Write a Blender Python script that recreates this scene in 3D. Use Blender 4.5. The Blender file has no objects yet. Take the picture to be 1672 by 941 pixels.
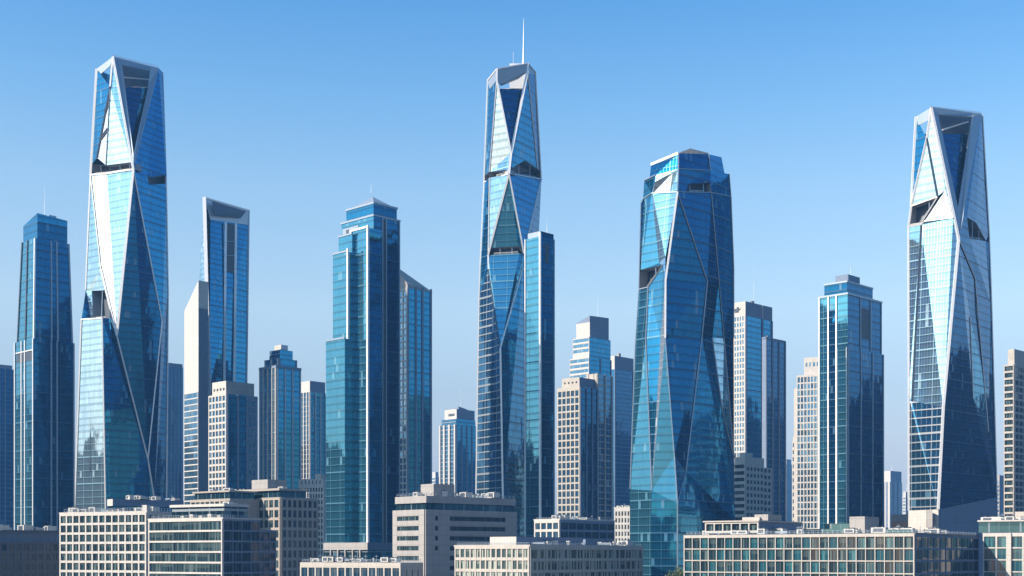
import bpy, bmesh, math, random
from mathutils import Vector, Matrix
random.seed(7)
R = math.radians
scene = bpy.context.scene
COL = scene.collection

# ------------------------------------------------------------------ camera
F = 2200.0            # focal length in photograph pixels
CX, HY = 836.0, 905.0  # principal column, horizon row
EYE = 22.0
SUN_AZ = (-0.905, -0.425)
SUN_EL = 33.0

def P(px, py, Y):
    return Vector(((px - CX) / F * Y, Y, EYE + (HY - py) / F * Y))

cam_d = bpy.data.cameras.new('camera')
cam = bpy.data.objects.new('camera', cam_d)
COL.objects.link(cam)
cam.location = (0, 0, EYE)
cam.rotation_euler = (R(90), 0, 0)
cam_d.sensor_width = 36
cam_d.lens = 36 * F / 1672
cam_d.shift_y = (HY - 470.5) / 1672
cam_d.clip_start = 1
cam_d.clip_end = 60000
scene.camera = cam

# ------------------------------------------------------------------ node helper
class NT:
    def __init__(s, name):
        s.mat = bpy.data.materials.new(name)
        s.mat.use_nodes = True
        s.t = s.mat.node_tree
        s.b = s.t.nodes['Principled BSDF']
    def n(s, typ, **kw):
        nd = s.t.nodes.new(typ)
        for k, v in kw.items():
            setattr(nd, k, v)
        return nd
    def link(s, a, b):
        s.t.links.new(a, b)
    def val(s, sock, v):
        if hasattr(v, 'is_output') or isinstance(v, bpy.types.NodeSocket):
            s.link(v, sock)
        else:
            sock.default_value = v
    def m(s, op, a, b=0.0, c=0.0):
        nd = s.n('ShaderNodeMath', operation=op)
        s.val(nd.inputs[0], a); s.val(nd.inputs[1], b)
        if op in ('MULTIPLY_ADD', 'COMPARE', 'SMOOTH_MIN', 'WRAP'):
            s.val(nd.inputs[2], c)
        return nd.outputs[0]
    def mix(s, f, a, b):
        nd = s.n('ShaderNodeMix', data_type='RGBA')
        s.val(nd.inputs[0], f); s.val(nd.inputs[6], a); s.val(nd.inputs[7], b)
        return nd.outputs[2]
    def mixf(s, f, a, b):
        nd = s.n('ShaderNodeMix', data_type='FLOAT')
        s.val(nd.inputs[0], f); s.val(nd.inputs[2], a); s.val(nd.inputs[3], b)
        return nd.outputs[0]
    def uv(s):
        u = s.n('ShaderNodeUVMap')
        sp = s.n('ShaderNodeSeparateXYZ')
        s.link(u.outputs[0], sp.inputs[0])
        return sp.outputs[0], sp.outputs[1]
    def comb(s, x, y, z=0.0):
        c = s.n('ShaderNodeCombineXYZ')
        s.val(c.inputs[0], x); s.val(c.inputs[1], y); s.val(c.inputs[2], z)
        return c.outputs[0]
    def white(s, vec):
        w = s.n('ShaderNodeTexWhiteNoise', noise_dimensions='3D')
        s.link(vec, w.inputs['Vector'])
        return w
    def noise(s, vec, scale, detail=3.0, rough=0.55):
        w = s.n('ShaderNodeTexNoise')
        if vec is not None: s.link(vec, w.inputs['Vector'])
        w.inputs['Scale'].default_value = scale
        w.inputs['Detail'].default_value = detail
        w.inputs['Roughness'].default_value = rough
        return w

def rgb(r, g, b): return (r, g, b, 1.0)

def glass(name, tint, frame=(0.30, 0.40, 0.50), fp=4.0, bp=1.6, hl=0.055, vl=0.045, span=0.26, rough=0.05,
          jit=0.004, metal=0.88, var=0.075, heavy=5, spanmul=0.72, wav=0.013):
    """coated curtain wall: floor joints, mullions, spandrel bands, panes slightly out of true"""
    s = NT(name)
    u, v = s.uv()
    fu = s.m('DIVIDE', u, bp); fv = s.m('DIVIDE', v, fp)
    cu = s.m('FLOOR', fu); cv = s.m('FLOOR', fv)
    ru = s.m('FRACT', fu); rv = s.m('FRACT', fv)
    hmask = s.m('LESS_THAN', rv, hl)
    vmask = s.m('LESS_THAN', ru, vl)
    hv = s.m('LESS_THAN', s.m('FRACT', s.m('DIVIDE', fu, float(heavy))), 0.16 / heavy)
    hh = s.m('LESS_THAN', s.m('FRACT', s.m('DIVIDE', fv, 4.0)), (hl + 0.10) / 4.0)
    frm = s.m('MAXIMUM', s.m('MAXIMUM', hmask, s.m('MULTIPLY', vmask, 0.55)), s.m('MAXIMUM', s.m('MULTIPLY', hv, 0.8), hh))
    sp = s.m('MULTIPLY', s.m('GREATER_THAN', rv, 1.0 - span), 1.0)
    w = s.white(s.comb(cu, cv, 0.0))
    w2 = s.white(s.comb(cu, s.m('FLOOR', s.m('DIVIDE', cv, 14.0)), 3.0))   # vertical runs
    w3 = s.white(s.comb(7.0, cv, 5.0))                                    # floor to floor
    k = s.m('ADD', s.m('MULTIPLY', w.outputs[0], var), s.m('MULTIPLY', w2.outputs[0], var * 0.8))
    k = s.m('ADD', k, s.m('MULTIPLY', w3.outputs[0], var * 0.7))
    k = s.m('ADD', k, 1.0 - 1.25 * var)
    k = s.m('MULTIPLY', k, s.mixf(sp, 1.0, spanmul))
    tm = s.n('ShaderNodeVectorMath', operation='SCALE')
    tm.inputs[0].default_value = tint
    s.link(k, tm.inputs[3])
    # some blinds drawn, dull pale panes
    bl = s.m('MULTIPLY', s.m('GREATER_THAN', w.outputs[0], 0.975), s.m('SUBTRACT', 1.0, frm))
    base = s.mix(frm, tm.outputs[0], rgb(*frame))
    base = s.mix(s.m('MULTIPLY', bl, 0.22), base, rgb(0.30, 0.40, 0.46))
    s.link(base, s.b.inputs['Base Color'])
    s.link(s.m('MULTIPLY', s.mixf(frm, metal, 0.35), s.m('SUBTRACT', 1.0, s.m('MULTIPLY', bl, 0.35))), s.b.inputs['Metallic'])
    s.link(s.m('ADD', s.mixf(frm, rough, 0.42), s.m('MULTIPLY', bl, 0.12)), s.b.inputs['Roughness'])
    # pane tilt and roller-wave
    g = s.n('ShaderNodeNewGeometry')
    sub = s.n('ShaderNodeVectorMath', operation='SUBTRACT'); s.link(w.outputs[1], sub.inputs[0]); sub.inputs[1].default_value = (0.5, 0.5, 0.5)
    sc = s.n('ShaderNodeVectorMath', operation='SCALE'); s.link(sub.outputs[0], sc.inputs[0]); sc.inputs[3].default_value = jit * 2
    nz = s.noise(s.comb(s.m('MULTIPLY', u, 0.11), s.m('MULTIPLY', v, 0.045)), 1.0, 2.0)
    sub2 = s.n('ShaderNodeVectorMath', operation='SUBTRACT'); s.link(nz.outputs['Color'], sub2.inputs[0]); sub2.inputs[1].default_value = (0.5, 0.5, 0.5)
    sc2 = s.n('ShaderNodeVectorMath', operation='SCALE'); s.link(sub2.outputs[0], sc2.inputs[0]); sc2.inputs[3].default_value = wav * 4
    ad = s.n('ShaderNodeVectorMath', operation='ADD'); s.link(g.outputs['Normal'], ad.inputs[0]); s.link(sc.outputs[0], ad.inputs[1])
    ad2 = s.n('ShaderNodeVectorMath', operation='ADD'); s.link(ad.outputs[0], ad2.inputs[0]); s.link(sc2.outputs[0], ad2.inputs[1])
    nm = s.n('ShaderNodeVectorMath', operation='NORMALIZE'); s.link(ad2.outputs[0], nm.inputs[0])
    s.link(nm.outputs[0], s.b.inputs['Normal'])
    return s.mat

def masonry(name, col, panel=(2.4, 1.8), var=0.10, rough=0.8, joint=0.75):
    s = NT(name)
    g = s.n('ShaderNodeTexCoord')
    mp = s.n('ShaderNodeMapping'); s.link(g.outputs['Object'], mp.inputs['Vector']); mp.inputs['Scale'].default_value = (0.5, 0.5, 0.06)
    streak = s.noise(mp.outputs[0], 1.0, 4.0)
    fine = s.noise(g.outputs['Object'], 0.9, 5.0)
    k = s.m('ADD', s.m('MULTIPLY', streak.outputs[0], var * 2.2), s.m('MULTIPLY', fine.outputs[0], var))
    k = s.m('ADD', k, 1.0 - var * 1.6)
    u, v = s.uv()
    if panel:
        ju = s.m('LESS_THAN', s.m('FRACT', s.m('DIVIDE', u, panel[0])), 0.05)
        jv = s.m('LESS_THAN', s.m('FRACT', s.m('DIVIDE', v, panel[1])), 0.06)
        j = s.m('MAXIMUM', ju, jv)
        w = s.white(s.comb(s.m('FLOOR', s.m('DIVIDE', u, panel[0])), s.m('FLOOR', s.m('DIVIDE', v, panel[1]))))
        k = s.m('MULTIPLY', k, s.mixf(j, 1.0, joint))
        k = s.m('MULTIPLY', k, s.m('ADD', s.m('MULTIPLY', w.outputs[0], var), 1.0 - var / 2))
    sc = s.n('ShaderNodeVectorMath', operation='SCALE'); sc.inputs[0].default_value = col; s.link(k, sc.inputs[3])
    s.link(sc.outputs[0], s.b.inputs['Base Color'])
    s.b.inputs['Roughness'].default_value = rough
    return s.mat

def pane(name, dark=(0.006, 0.014, 0.020), mid=(0.018, 0.05, 0.065), blind=(0.085, 0.125, 0.13), mull=(0.11, 0.12, 0.12),
         mw=1.3, pblind=0.15, ior=1.45, metal=0.0):
    """window glass: mullions, curtains and blinds behind, each window different"""
    s = NT(name)
    u, v = s.uv()
    oi = s.n('ShaderNodeObjectInfo'); gi = s.n('ShaderNodeNewGeometry')
    rnd = s.m('ADD', s.m('MULTIPLY', oi.outputs['Random'], 91.7), s.m('MULTIPLY', gi.outputs['Random Per Island'], 53.1))
    cu = s.m('FLOOR', s.m('DIVIDE', u, 0.62))
    w = s.white(s.comb(cu, rnd, 1.0))
    wo = s.white(s.comb(3.0, rnd, 2.0))
    c = s.mix(w.outputs[0], rgb(*dark), rgb(*mid))
    bl = s.m('GREATER_THAN', w.outputs[0], 1.0 - pblind)
    c = s.mix(s.m('MULTIPLY', bl, 0.75), c, rgb(*blind))
    # roller blind to a height of its own
    hgt = s.m('ADD', s.m('MULTIPLY', wo.outputs[0], 3.2), 0.9)
    down = s.m('MULTIPLY', s.m('GREATER_THAN', v, hgt), 0.45)
    c = s.mix(down, c, rgb(*[x * 0.7 for x in blind]))
    mm = s.m('LESS_THAN', s.m('FRACT', s.m('DIVIDE', u, mw)), 0.10)
    c = s.mix(s.m('MULTIPLY', mm, 0.8), c, rgb(*mull))
    s.link(c, s.b.inputs['Base Color'])
    s.b.inputs['Roughness'].default_value = 0.07
    s.b.inputs['IOR'].default_value = ior
    s.b.inputs['Metallic'].default_value = metal
    sub = s.n('ShaderNodeVectorMath', operation='SUBTRACT'); s.link(wo.outputs[1], sub.inputs[0]); sub.inputs[1].default_value = (0.5, 0.5, 0.5)
    sc = s.n('ShaderNodeVectorMath', operation='SCALE'); s.link(sub.outputs[0], sc.inputs[0]); sc.inputs[3].default_value = 0.05
    ad = s.n('ShaderNodeVectorMath', operation='ADD'); s.link(gi.outputs['Normal'], ad.inputs[0]); s.link(sc.outputs[0], ad.inputs[1])
    nm = s.n('ShaderNodeVectorMath', operation='NORMALIZE'); s.link(ad.outputs[0], nm.inputs[0])
    s.link(nm.outputs[0], s.b.inputs['Normal'])
    return s.mat

def plain(name, col, rough=0.6, metal=0.0, var=0.08):
    s = NT(name)
    g = s.n('ShaderNodeTexCoord')
    nz = s.noise(g.outputs['Object'], 0.35, 5.0)
    k = s.m('ADD', s.m('MULTIPLY', nz.outputs[0], var * 2), 1.0 - var)
    sc = s.n('ShaderNodeVectorMath', operation='SCALE'); sc.inputs[0].default_value = col; s.link(k, sc.inputs[3])
    s.link(sc.outputs[0], s.b.inputs['Base Color'])
    s.b.inputs['Roughness'].default_value = rough
    s.b.inputs['Metallic'].default_value = metal
    return s.mat

M = {
    'blue': glass('glass_blue', (0.016, 0.19, 0.36), frame=(0.02, 0.085, 0.17)),  # tint kept dark, mostly for faces turned from the sun
    'teal': glass('glass_teal', (0.068, 0.275, 0.40), frame=(0.05, 0.15, 0.22)),  # lighter tint, mostly for the sunward left faces
    'deep': glass('glass_deep_shade', (0.004, 0.098, 0.225), frame=(0.015, 0.055, 0.13)),  # shade put into the tint, mainly for right-hand faces
    'pale': glass('glass_pale_lit', (0.33, 0.50, 0.60), frame=(0.13, 0.25, 0.33), hl=0.06, var=0.14),  # sunlit brightness put into the tint, mainly for left-hand facets
    'glint': glass('glass_glint', (0.40, 0.46, 0.52), frame=(0.20, 0.25, 0.30), hl=0.06, vl=0.05, rough=0.27, var=0.05, spanmul=0.96, jit=0.004),  # bright tint paints the sun's glare onto the white facets
    'band': glass('glass_band', (0.06, 0.17, 0.24), frame=(0.20, 0.24, 0.27), fp=4.6, bp=3.2, hl=0.08, vl=0.05, heavy=3),
    'gridglass': glass('glass_grid', (0.045, 0.17, 0.30), frame=(0.22, 0.25, 0.28), fp=4.2, bp=3.0, hl=0.14, vl=0.08, heavy=4, span=0.2),
    'faint': glass('glass_faint', (0.012, 0.12, 0.26), frame=(0.04, 0.11, 0.22), fp=3.8, bp=2.6, hl=0.16, vl=0.10, heavy=4, span=0.2, metal=0.6),
    'darkcity': plain('city_darkened', (0.002, 0.018, 0.055), 0.6),  # near-black so the mirrored city stays dark though the sun hits it
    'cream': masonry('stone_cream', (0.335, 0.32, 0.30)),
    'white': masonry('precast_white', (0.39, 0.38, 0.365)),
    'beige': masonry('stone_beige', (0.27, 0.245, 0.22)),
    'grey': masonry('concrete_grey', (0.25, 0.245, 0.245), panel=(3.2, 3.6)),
    'bluegrey': masonry('cladding_shade_bluegrey', (0.125, 0.17, 0.25), panel=(3.0, 2.0)),  # shade put into the colour of right-hand walls; also plain blue-grey cladding
    'slate': masonry('cladding_shade_slate', (0.085, 0.12, 0.18), panel=(3.0, 2.0)),  # darker colour with the shade of right-hand walls and crown interiors put in
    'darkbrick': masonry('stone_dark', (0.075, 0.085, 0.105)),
    'metal': plain('aluminium_white', (0.66, 0.67, 0.68), 0.35, 0.25),
    'lightsteel': plain('aluminium_satin', (0.42, 0.47, 0.52), 0.4, 0.3),
    'steel': plain('aluminium_grey', (0.24, 0.30, 0.37), 0.38, 0.4),
    'darksteel': plain('steel_dark', (0.06, 0.08, 0.11), 0.45, 0.4),
    'unit': plain('galvanised_unit', (0.42, 0.42, 0.41), 0.5, 0.1),
    'roof': plain('roof_membrane', (0.28, 0.27, 0.26), 0.9),
    'recess': plain('recess_dark', (0.03, 0.045, 0.07), 0.5),  # dark base colour, paints the shade inside recesses and openings
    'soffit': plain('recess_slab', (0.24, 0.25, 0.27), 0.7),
    'pane': pane('window_glass'),
    'paneblue': pane('window_glass_blue', dark=(0.006, 0.018, 0.035), mid=(0.014, 0.045, 0.08), blind=(0.07, 0.10, 0.12), ior=1.45, pblind=0.12),  # shade put into the glass colour, mostly for right-hand windows
    'panesky': pane('window_glass_reflective', dark=(0.05, 0.17, 0.30), mid=(0.10, 0.27, 0.42), blind=(0.30, 0.40, 0.46), metal=0.8, pblind=0.15, mw=1.9),
    'paneteal': pane('window_glass_teal', dark=(0.01, 0.05, 0.07), mid=(0.008, 0.065, 0.09), blind=(0.05, 0.15, 0.17), ior=1.5),
    'panelight': pane('window_glass_curtained', dark=(0.03, 0.05, 0.055), mid=(0.06, 0.10, 0.10), blind=(0.34, 0.38, 0.34), pblind=0.36, mull=(0.34, 0.32, 0.28)),
}

# ------------------------------------------------------------------ mesh helpers
class MB:
    def __init__(s):
        s.bm = bmesh.new(); s.uvl = s.bm.loops.layers.uv.new('UVMap'); s.mats = []
    def mi(s, mat):
        if mat not in s.mats: s.mats.append(mat)
        return s.mats.index(mat)
    def poly(s, pts, mat, uvs=None):
        vs = [s.bm.verts.new(p) for p in pts]
        f = s.bm.faces.new(vs); f.material_index = s.mi(mat)
        f.normal_update(); n = f.normal
        t = Vector((-n.y, n.x, 0))
        if t.length < 1e-3: t = Vector((1, 0, 0)); b = Vector((0, 1, 0))
        else: t.normalize(); b = Vector((0, 0, 1))
        for i, l in enumerate(f.loops):
            l[s.uvl].uv = uvs[i] if uvs else (l.vert.co.dot(t), l.vert.co.dot(b))
        return f
    def box(s, x0, x1, y0, y1, z0, z1, mat, top=None, left=None, right=None, back=None, bottom=True):
        c = [Vector((x, y, z)) for z in (z0, z1) for y in (y0, y1) for x in (x0, x1)]
        q = lambda a, b, c_, d, m: s.poly([c[a], c[b], c[c_], c[d]], m or mat)
        q(0, 1, 5, 4, left)        # -y : the left-hand facade of the plan
        q(1, 3, 7, 5, right)       # +x
        q(3, 2, 6, 7, back)        # +y
        q(2, 0, 4, 6, back)        # -x
        q(4, 5, 7, 6, top)
        if bottom: q(2, 3, 1, 0, None)
    def build(s, name, parent=None):
        me = bpy.data.meshes.new(name)
        s.bm.to_mesh(me); s.bm.free()
        for m in s.mats: me.materials.append(M[m] if isinstance(m, str) else m)
        o = bpy.data.objects.new(name, me); COL.objects.link(o)
        if parent: o.parent = parent
        return o

def tag(o, label, cat, group=None, kind=None):
    if label: o['label'] = label
    if cat: o['category'] = cat
    if group: o['group'] = group
    if kind: o['kind'] = kind
    return o

def beam_pts(mb, p, q, w, d, mat, face=Vector((0, -1, 0))):
    p = Vector(p); q = Vector(q)
    ax = (q - p).normalized()
    sd = ax.cross(face).normalized() * (w / 2)
    ot = sd.cross(ax).normalized() * (d / 2)
    A = [p + sd + ot, p - sd + ot, p - sd - ot, p + sd - ot]
    B = [x + (q - p) for x in A]
    for i in range(4):
        j = (i + 1) % 4
        mb.poly([A[i], A[j], B[j], B[i]], mat)
    mb.poly(A[::-1], mat); mb.poly(B, mat)

def cyl(mb, x, y, z0, z1, r, mat, n=10):
    lo = [Vector((x + r * math.cos(2 * math.pi * k / n), y + r * math.sin(2 * math.pi * k / n), z0)) for k in range(n)]
    hi = [Vector((q.x, q.y, z1)) for q in lo]
    for k in range(n): mb.poly([lo[k], lo[(k + 1) % n], hi[(k + 1) % n], hi[k]], mat)
    mb.poly(hi, mat)

# ------------------------------------------------------------------ box-plan buildings
class Bld:
    """plan frame: origin at the near corner; -x runs along the left facade, +y along the right one"""
    def __init__(s, name, label, cat, D, a, pc, group=None):
        s.D, s.a = D, R(a); s.pc = pc
        s.K = Vector(((pc - CX) / F * D, D, 0))
        s.root = bpy.data.objects.new(name, None); COL.objects.link(s.root)
        s.root.location = s.K; s.root.rotation_euler = (0, 0, -s.a)
        s.root.empty_display_size = 5
        group = group or {'office_block': 'low office blocks along the foreground', 'office_tower': 'mid-rise towers of the skyline', 'glass_tower': 'glass towers of the skyline', 'apartment_tower': 'apartment towers of the skyline'}.get(name)
        tag(s.root, label, cat, group)
        s.nwin = 0; s.rest = None; s.meshes = {}
        s.ux = Vector((math.cos(s.a), -math.sin(s.a), 0)); s.uy = Vector((math.sin(s.a), math.cos(s.a), 0))
    def loc(s, w):
        d = w - s.K
        return d.dot(s.ux), d.dot(s.uy)
    def rect(s, pl, pc, pr, dD=0):
        D = s.D + dD
        K2 = Vector(((pc - CX) / F * D, D, 0))
        tl = (pl - CX) / F if not isinstance(pl, tuple) else 0
        ca, sa = math.cos(s.a), math.sin(s.a)
        wl = pl[0] if isinstance(pl, tuple) else (K2.x - tl * D) / (ca + tl * sa)
        if isinstance(pr, tuple): wr = pr[0]
        else:
            tr = (pr - CX) / F
            wr = (tr * D - K2.x) / (sa - tr * ca)
        x, y = s.loc(K2)
        return [x - wl, x, y, y + wr], D
    def on(s, px, extra):
        t = (px - CX) / F; ca, sa = math.cos(s.a), math.sin(s.a)
        return (s.K.x - t * s.D) / (ca + t * sa) * sa + extra
    def z(s, py, D): return EYE + (HY - py) / F * D
    def tier(s, pl, pc, pr, top, bot=None, dD=0, mat='cream', L=None, Rr=None, name=None, topmat='roof', back=None, parapet=0.0, pmat=None, lm=None, rm=None, inset=0.0):
        (x0, x1, y0, y1), D = s.rect(pl, pc, pr, dD)
        z1 = s.z(top, D); z0 = 0.0 if bot is None else s.z(bot, D)
        b = MB()
        b.box(x0, x1, y0, y1, z0, z1, mat, topmat, lm, rm, back)  # lm and rm give lit and shaded sides separate colours
        isg = (lm or mat) in GL
        o = b.build(name or ('curtain_wall' if isg else 'wall'), s.root)
        T = dict(x0=x0, x1=x1, y0=y0, y1=y1, z0=z0, z1=z1, D=D)
        if L: L(s, T, 'L')
        if Rr: Rr(s, T, 'R')
        if parapet: s.parapet(T, parapet, pmat or mat)
        return T
    def boxm(s, name, x0, x1, y0, y1, z0, z1, mat, top=None, **kw):
        b = MB(); b.box(x0, x1, y0, y1, z0, z1, mat, top, **kw); return b.build(name, s.root)
    def parapet(s, T, h, mat, t=0.5, out=0.35, name='parapet'):
        b = MB(); z0, z1 = T['z1'] - 0.3, T['z1'] + h
        x0, x1, y0, y1 = T['x0'] - out, T['x1'] + out, T['y0'] - out, T['y1'] + out
        b.box(x0, x1, y0, y0 + t, z0, z1, mat); b.box(x1 - t, x1, y0 + t, y1 - t, z0, z1, mat)
        b.box(x0, x1, y1 - t, y1, z0, z1, mat); b.box(x0, x0 + t, y0 + t, y1 - t, z0, z1, mat)
        return b.build(name, s.root)
    def railing(s, T, h=1.1, inset=0.6, step=2.0, sides='LR', mat='steel'):
        b = MB(); z = T['z1']
        def run(ax, c, a0, a1):
            n = max(2, int((a1 - a0) / step)); r = 0.05
            for i in range(n + 1):
                t = a0 + (a1 - a0) * i / n
                if ax == 'x': b.box(t - r, t + r, c - r, c + r, z, z + h, mat)
                else: b.box(c - r, c + r, t - r, t + r, z, z + h, mat)
            for k in (0.5, 1.0):
                zz = z + h * k
                if ax == 'x': b.box(a0, a1, c - r * 1.3, c + r * 1.3, zz, zz + 0.08, mat)
                else: b.box(c - r * 1.3, c + r * 1.3, a0, a1, zz, zz + 0.08, mat)
        if 'L' in sides: run('x', T['y0'] + inset, T['x0'] + inset, T['x1'] - inset)
        if 'R' in sides: run('y', T['x1'] - inset, T['y0'] + inset, T['y1'] - inset)
        return b.build('railing', s.root)
    def clutter(s, T, seed, n=6, big=1.0, y=(0.05, 0.6), x=(0.05, 0.95)):
        """air handlers with fans, duct runs, vent cowls, a dish: what stands on an office roof"""
        rnd = random.Random(seed); z = T['z1']
        W, Dp = T['x1'] - T['x0'], T['y1'] - T['y0']
        for k in range(n):
            px = T['x0'] + W * rnd.uniform(*x); py = T['y0'] + Dp * rnd.uniform(*y); kind = rnd.choice('aaadvvp')
            if kind == 'a':
                w, d, hh = rnd.uniform(1.0, 2.2) * big, rnd.uniform(0.9, 1.6) * big, rnd.uniform(1.0, 1.9) * big
                m = MB(); m.box(px - w, px + w, py - d, py + d, z + 0.25, z + hh, 'unit')
                for sx in (-1, 1):
                    for sy in (-1, 1): m.box(px + sx * w * .8 - .08, px + sx * w * .8 + .08, py + sy * d * .8 - .08, py + sy * d * .8 + .08, z, z + .25, 'darksteel')
                o = m.build('air_handler', s.root)
                f = MB()
                for c in (-0.45, 0.45): cyl(f, px + c * w, py, z + hh, z + hh + 0.35, 0.38 * min(w, d * 1.2), 'darksteel', 10)
                f.build('fan', o)
                g = MB(); g.box(px - w * .7, px + w * .7, py - d - .03, py - d, z + .5, z + hh - .25, 'darksteel'); g.build('louvre', o)
            elif kind == 'd':
                L = rnd.uniform(4, 9) * big; m = MB(); m.box(px, px + min(L, T['x1'] - 1 - px) if px < T['x1'] - 2 else px + .8, py, py + .7, z + .5, z + 1.15, 'steel')
                m.box(px, px + .6, py, py + .6, z, z + .5, 'steel'); m.build('duct', s.root)
            elif kind == 'v':
                m = MB(); cyl(m, px, py, z, z + 1.2 * big, .22 * big, 'unit', 8); cyl(m, px, py, z + 1.2 * big, z + 1.5 * big, .42 * big, 'unit', 8); m.build('vent_cowl', s.root)
            else:
                m = MB(); cyl(m, px, py, z, z + 2.6 * big, .07, 'steel', 6); m.box(px - .6, px + .6, py - .04, py + .04, z + 2.0 * big, z + 2.1 * big, 'steel'); m.build('aerial', s.root)
    def window(s, side, T, t, z, w, h, mat, off=0.05):
        """t along the facade from its left end, as seen"""
        key = (round(w, 2), round(h, 2), mat)
        if side == 'L': p = (T['x0'] + t, T['y0'] - off, z); rz = 0
        else: p = (T['x1'] + off, T['y0'] + t, z); rz = math.pi / 2
        if s.nwin < 100:
            s.nwin += 1
            if key not in s.meshes:
                b = MB(); hw = w / 2
                pts = [Vector((-hw, -0.03, 0)), Vector((hw, -0.03, 0)), Vector((hw, -0.03, h)), Vector((-hw, -0.03, h))]
                b.poly(pts, mat, [(q.x + hw, q.z) for q in pts])
                bk = [q + Vector((0, 0.06, 0)) for q in pts]
                for i in range(4):
                    j = (i + 1) % 4; b.poly([pts[j], pts[i], bk[i], bk[j]], 'darksteel')
                b.poly(bk[::-1], 'darksteel')
                o = b.build('window', s.root); s.meshes[key] = o
            else:
                o = s.meshes[key].copy(); COL.objects.link(o); o.parent = s.root
            o.location = p; o.rotation_euler = (0, 0, rz)
        else:
            if s.rest is None: s.rest = MB()
            m = Matrix.Translation(p) @ Matrix.Rotation(rz, 4, 'Z'); hw = w / 2
            loc = [Vector((-hw, -0.03, 0)), Vector((hw, -0.03, 0)), Vector((hw, -0.03, h)), Vector((-hw, -0.03, h))]
            s.rest.poly([m @ q for q in loc], mat, [(q.x + hw, q.z) for q in loc])
    def done(s):
        if s.rest is not None:
            o = s.rest.build('remaining_windows', s.root); o['kind'] = 'stuff'; s.rest = None
        return s

GL = {'blue', 'teal', 'deep', 'pale', 'glint', 'band', 'gridglass', 'faint'}

def grid(nb, pitch, pier=0.6, span=1.0, relief=0.45, wm='pane', fm=None, top=0.8, bot=0.0, edge=None, nrow=None, sub=None, skip=(), name='facade_frame'):
    """punched / framed facade: piers and spandrels stand proud, a window in each bay"""
    def go(b, T, side):
        x0, x1 = (T['x0'], T['x1']) if side == 'L' else (T['y0'], T['y1'])
        W = x1 - x0; e = edge if edge is not None else pier
        mat = fm or 'cream'
        z1 = T['z1'] - top; z0 = max(T['z0'], bot)
        n = int((z1 - z0) / pitch)
        if nrow: n = min(n, nrow)
        bw = (W - 2 * e + pier) / nb
        mb = MB()
        def bx(t0, t1, za, zb, r):
            if side == 'L': mb.box(T['x0'] + t0, T['x0'] + t1, T['y0'] - r, T['y0'], za, zb, mat)
            else: mb.box(T['x1'], T['x1'] + r, T['y0'] + t0, T['y0'] + t1, za, zb, mat)
        zb = z1 - n * pitch
        for i in range(nb + 1):
            c = e - pier + i * bw
            t0, t1 = c, c + pier
            if i == 0: t0 = 0.0
            if i == nb: t1 = W
            bx(t0, t1, zb, z1, relief)
        bx(0, W, z1, T['z1'], relief + 0.004)
        for r in range(n):
            zt = z1 - r * pitch
            bx(0.004, W - 0.004, zt - pitch, zt - pitch + span, relief - 0.05)
        if zb > z0 + 0.1: bx(0, W, z0, zb, relief + 0.004)
        mb.build(name, b.root)
        for r in range(n):
            zt = z1 - r * pitch - pitch + span
            for i in range(nb):
                t = e - pier + i * bw + pier / 2 + bw / 2
                if (i, r) in skip: continue
                b.window(side, T, t, zt, bw - pier, pitch - span, wm[(i + r) % len(wm)] if isinstance(wm, list) else wm)
    return go

def bands(n, pitch, span=1.2, fm='cream', wm='pane', relief=0.3, top=1.0, x=(0.0, 1.0), seg=1, edge=0.5):
    """ribbon windows"""
    def go(b, T, side):
        a0, a1 = (T['x0'], T['x1']) if side == 'L' else (T['y0'], T['y1'])
        W = a1 - a0; mb = MB()
        def bx(t0, t1, za, zb, r):
            if side == 'L': mb.box(T['x0'] + t0, T['x0'] + t1, T['y0'] - r, T['y0'], za, zb, fm)
            else: mb.box(T['x1'], T['x1'] + r, T['y0'] + t0, T['y0'] + t1, za, zb, fm)
        z1 = T['z1'] - top
        bx(0, W, z1, T['z1'], relief)
        t0, t1 = x[0] * W + edge, x[1] * W - edge
        for r in range(n):
            zt = z1 - r * pitch
            bx(0, W, zt - pitch, zt - pitch + span, relief)
            bx(0, t0, zt - pitch + span, zt, relief - 0.004)
            bx(t1, W, zt - pitch + span, zt, relief - 0.004)
            sw = (t1 - t0) / seg
            for k in range(seg):
                b.window(side, T, t0 + sw * (k + 0.5), zt - pitch + span, sw - 0.02, pitch - span, wm)
        zb = z1 - n * pitch
        if zb > T['z0'] + 0.1: bx(0, W, T['z0'], zb, relief + 0.004)
        mb.build('facade_frame', b.root)
    return go

def fins(ts, w=0.7, r=0.6, mat='metal', top=0.0, z0=None, name='vertical_fin'):
    """ts: positions (0..1 along the facade) of proud vertical fins, each a part"""
    def go(b, T, side):
        a0, a1 = (T['x0'], T['x1']) if side == 'L' else (T['y0'], T['y1'])
        W = a1 - a0
        for t in ts:
            c = t * W; t0, t1 = max(0.0, c - w / 2), min(W, c + w / 2)
            za = T['z0'] if z0 is None else z0
            zb = T['z1'] + top
            if side == 'L': b.boxm(name, T['x0'] + t0, T['x0'] + t1, T['y0'] - r, T['y0'] + 0.02, za, zb, mat)
            else: b.boxm(name, T['x1'] - 0.02, T['x1'] + r, T['y0'] + t0, T['y0'] + t1, za, zb, mat)
    return go

def multi(*fs):
    def go(b, T, side):
        for f in fs: f(b, T, side)
    return go

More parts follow.
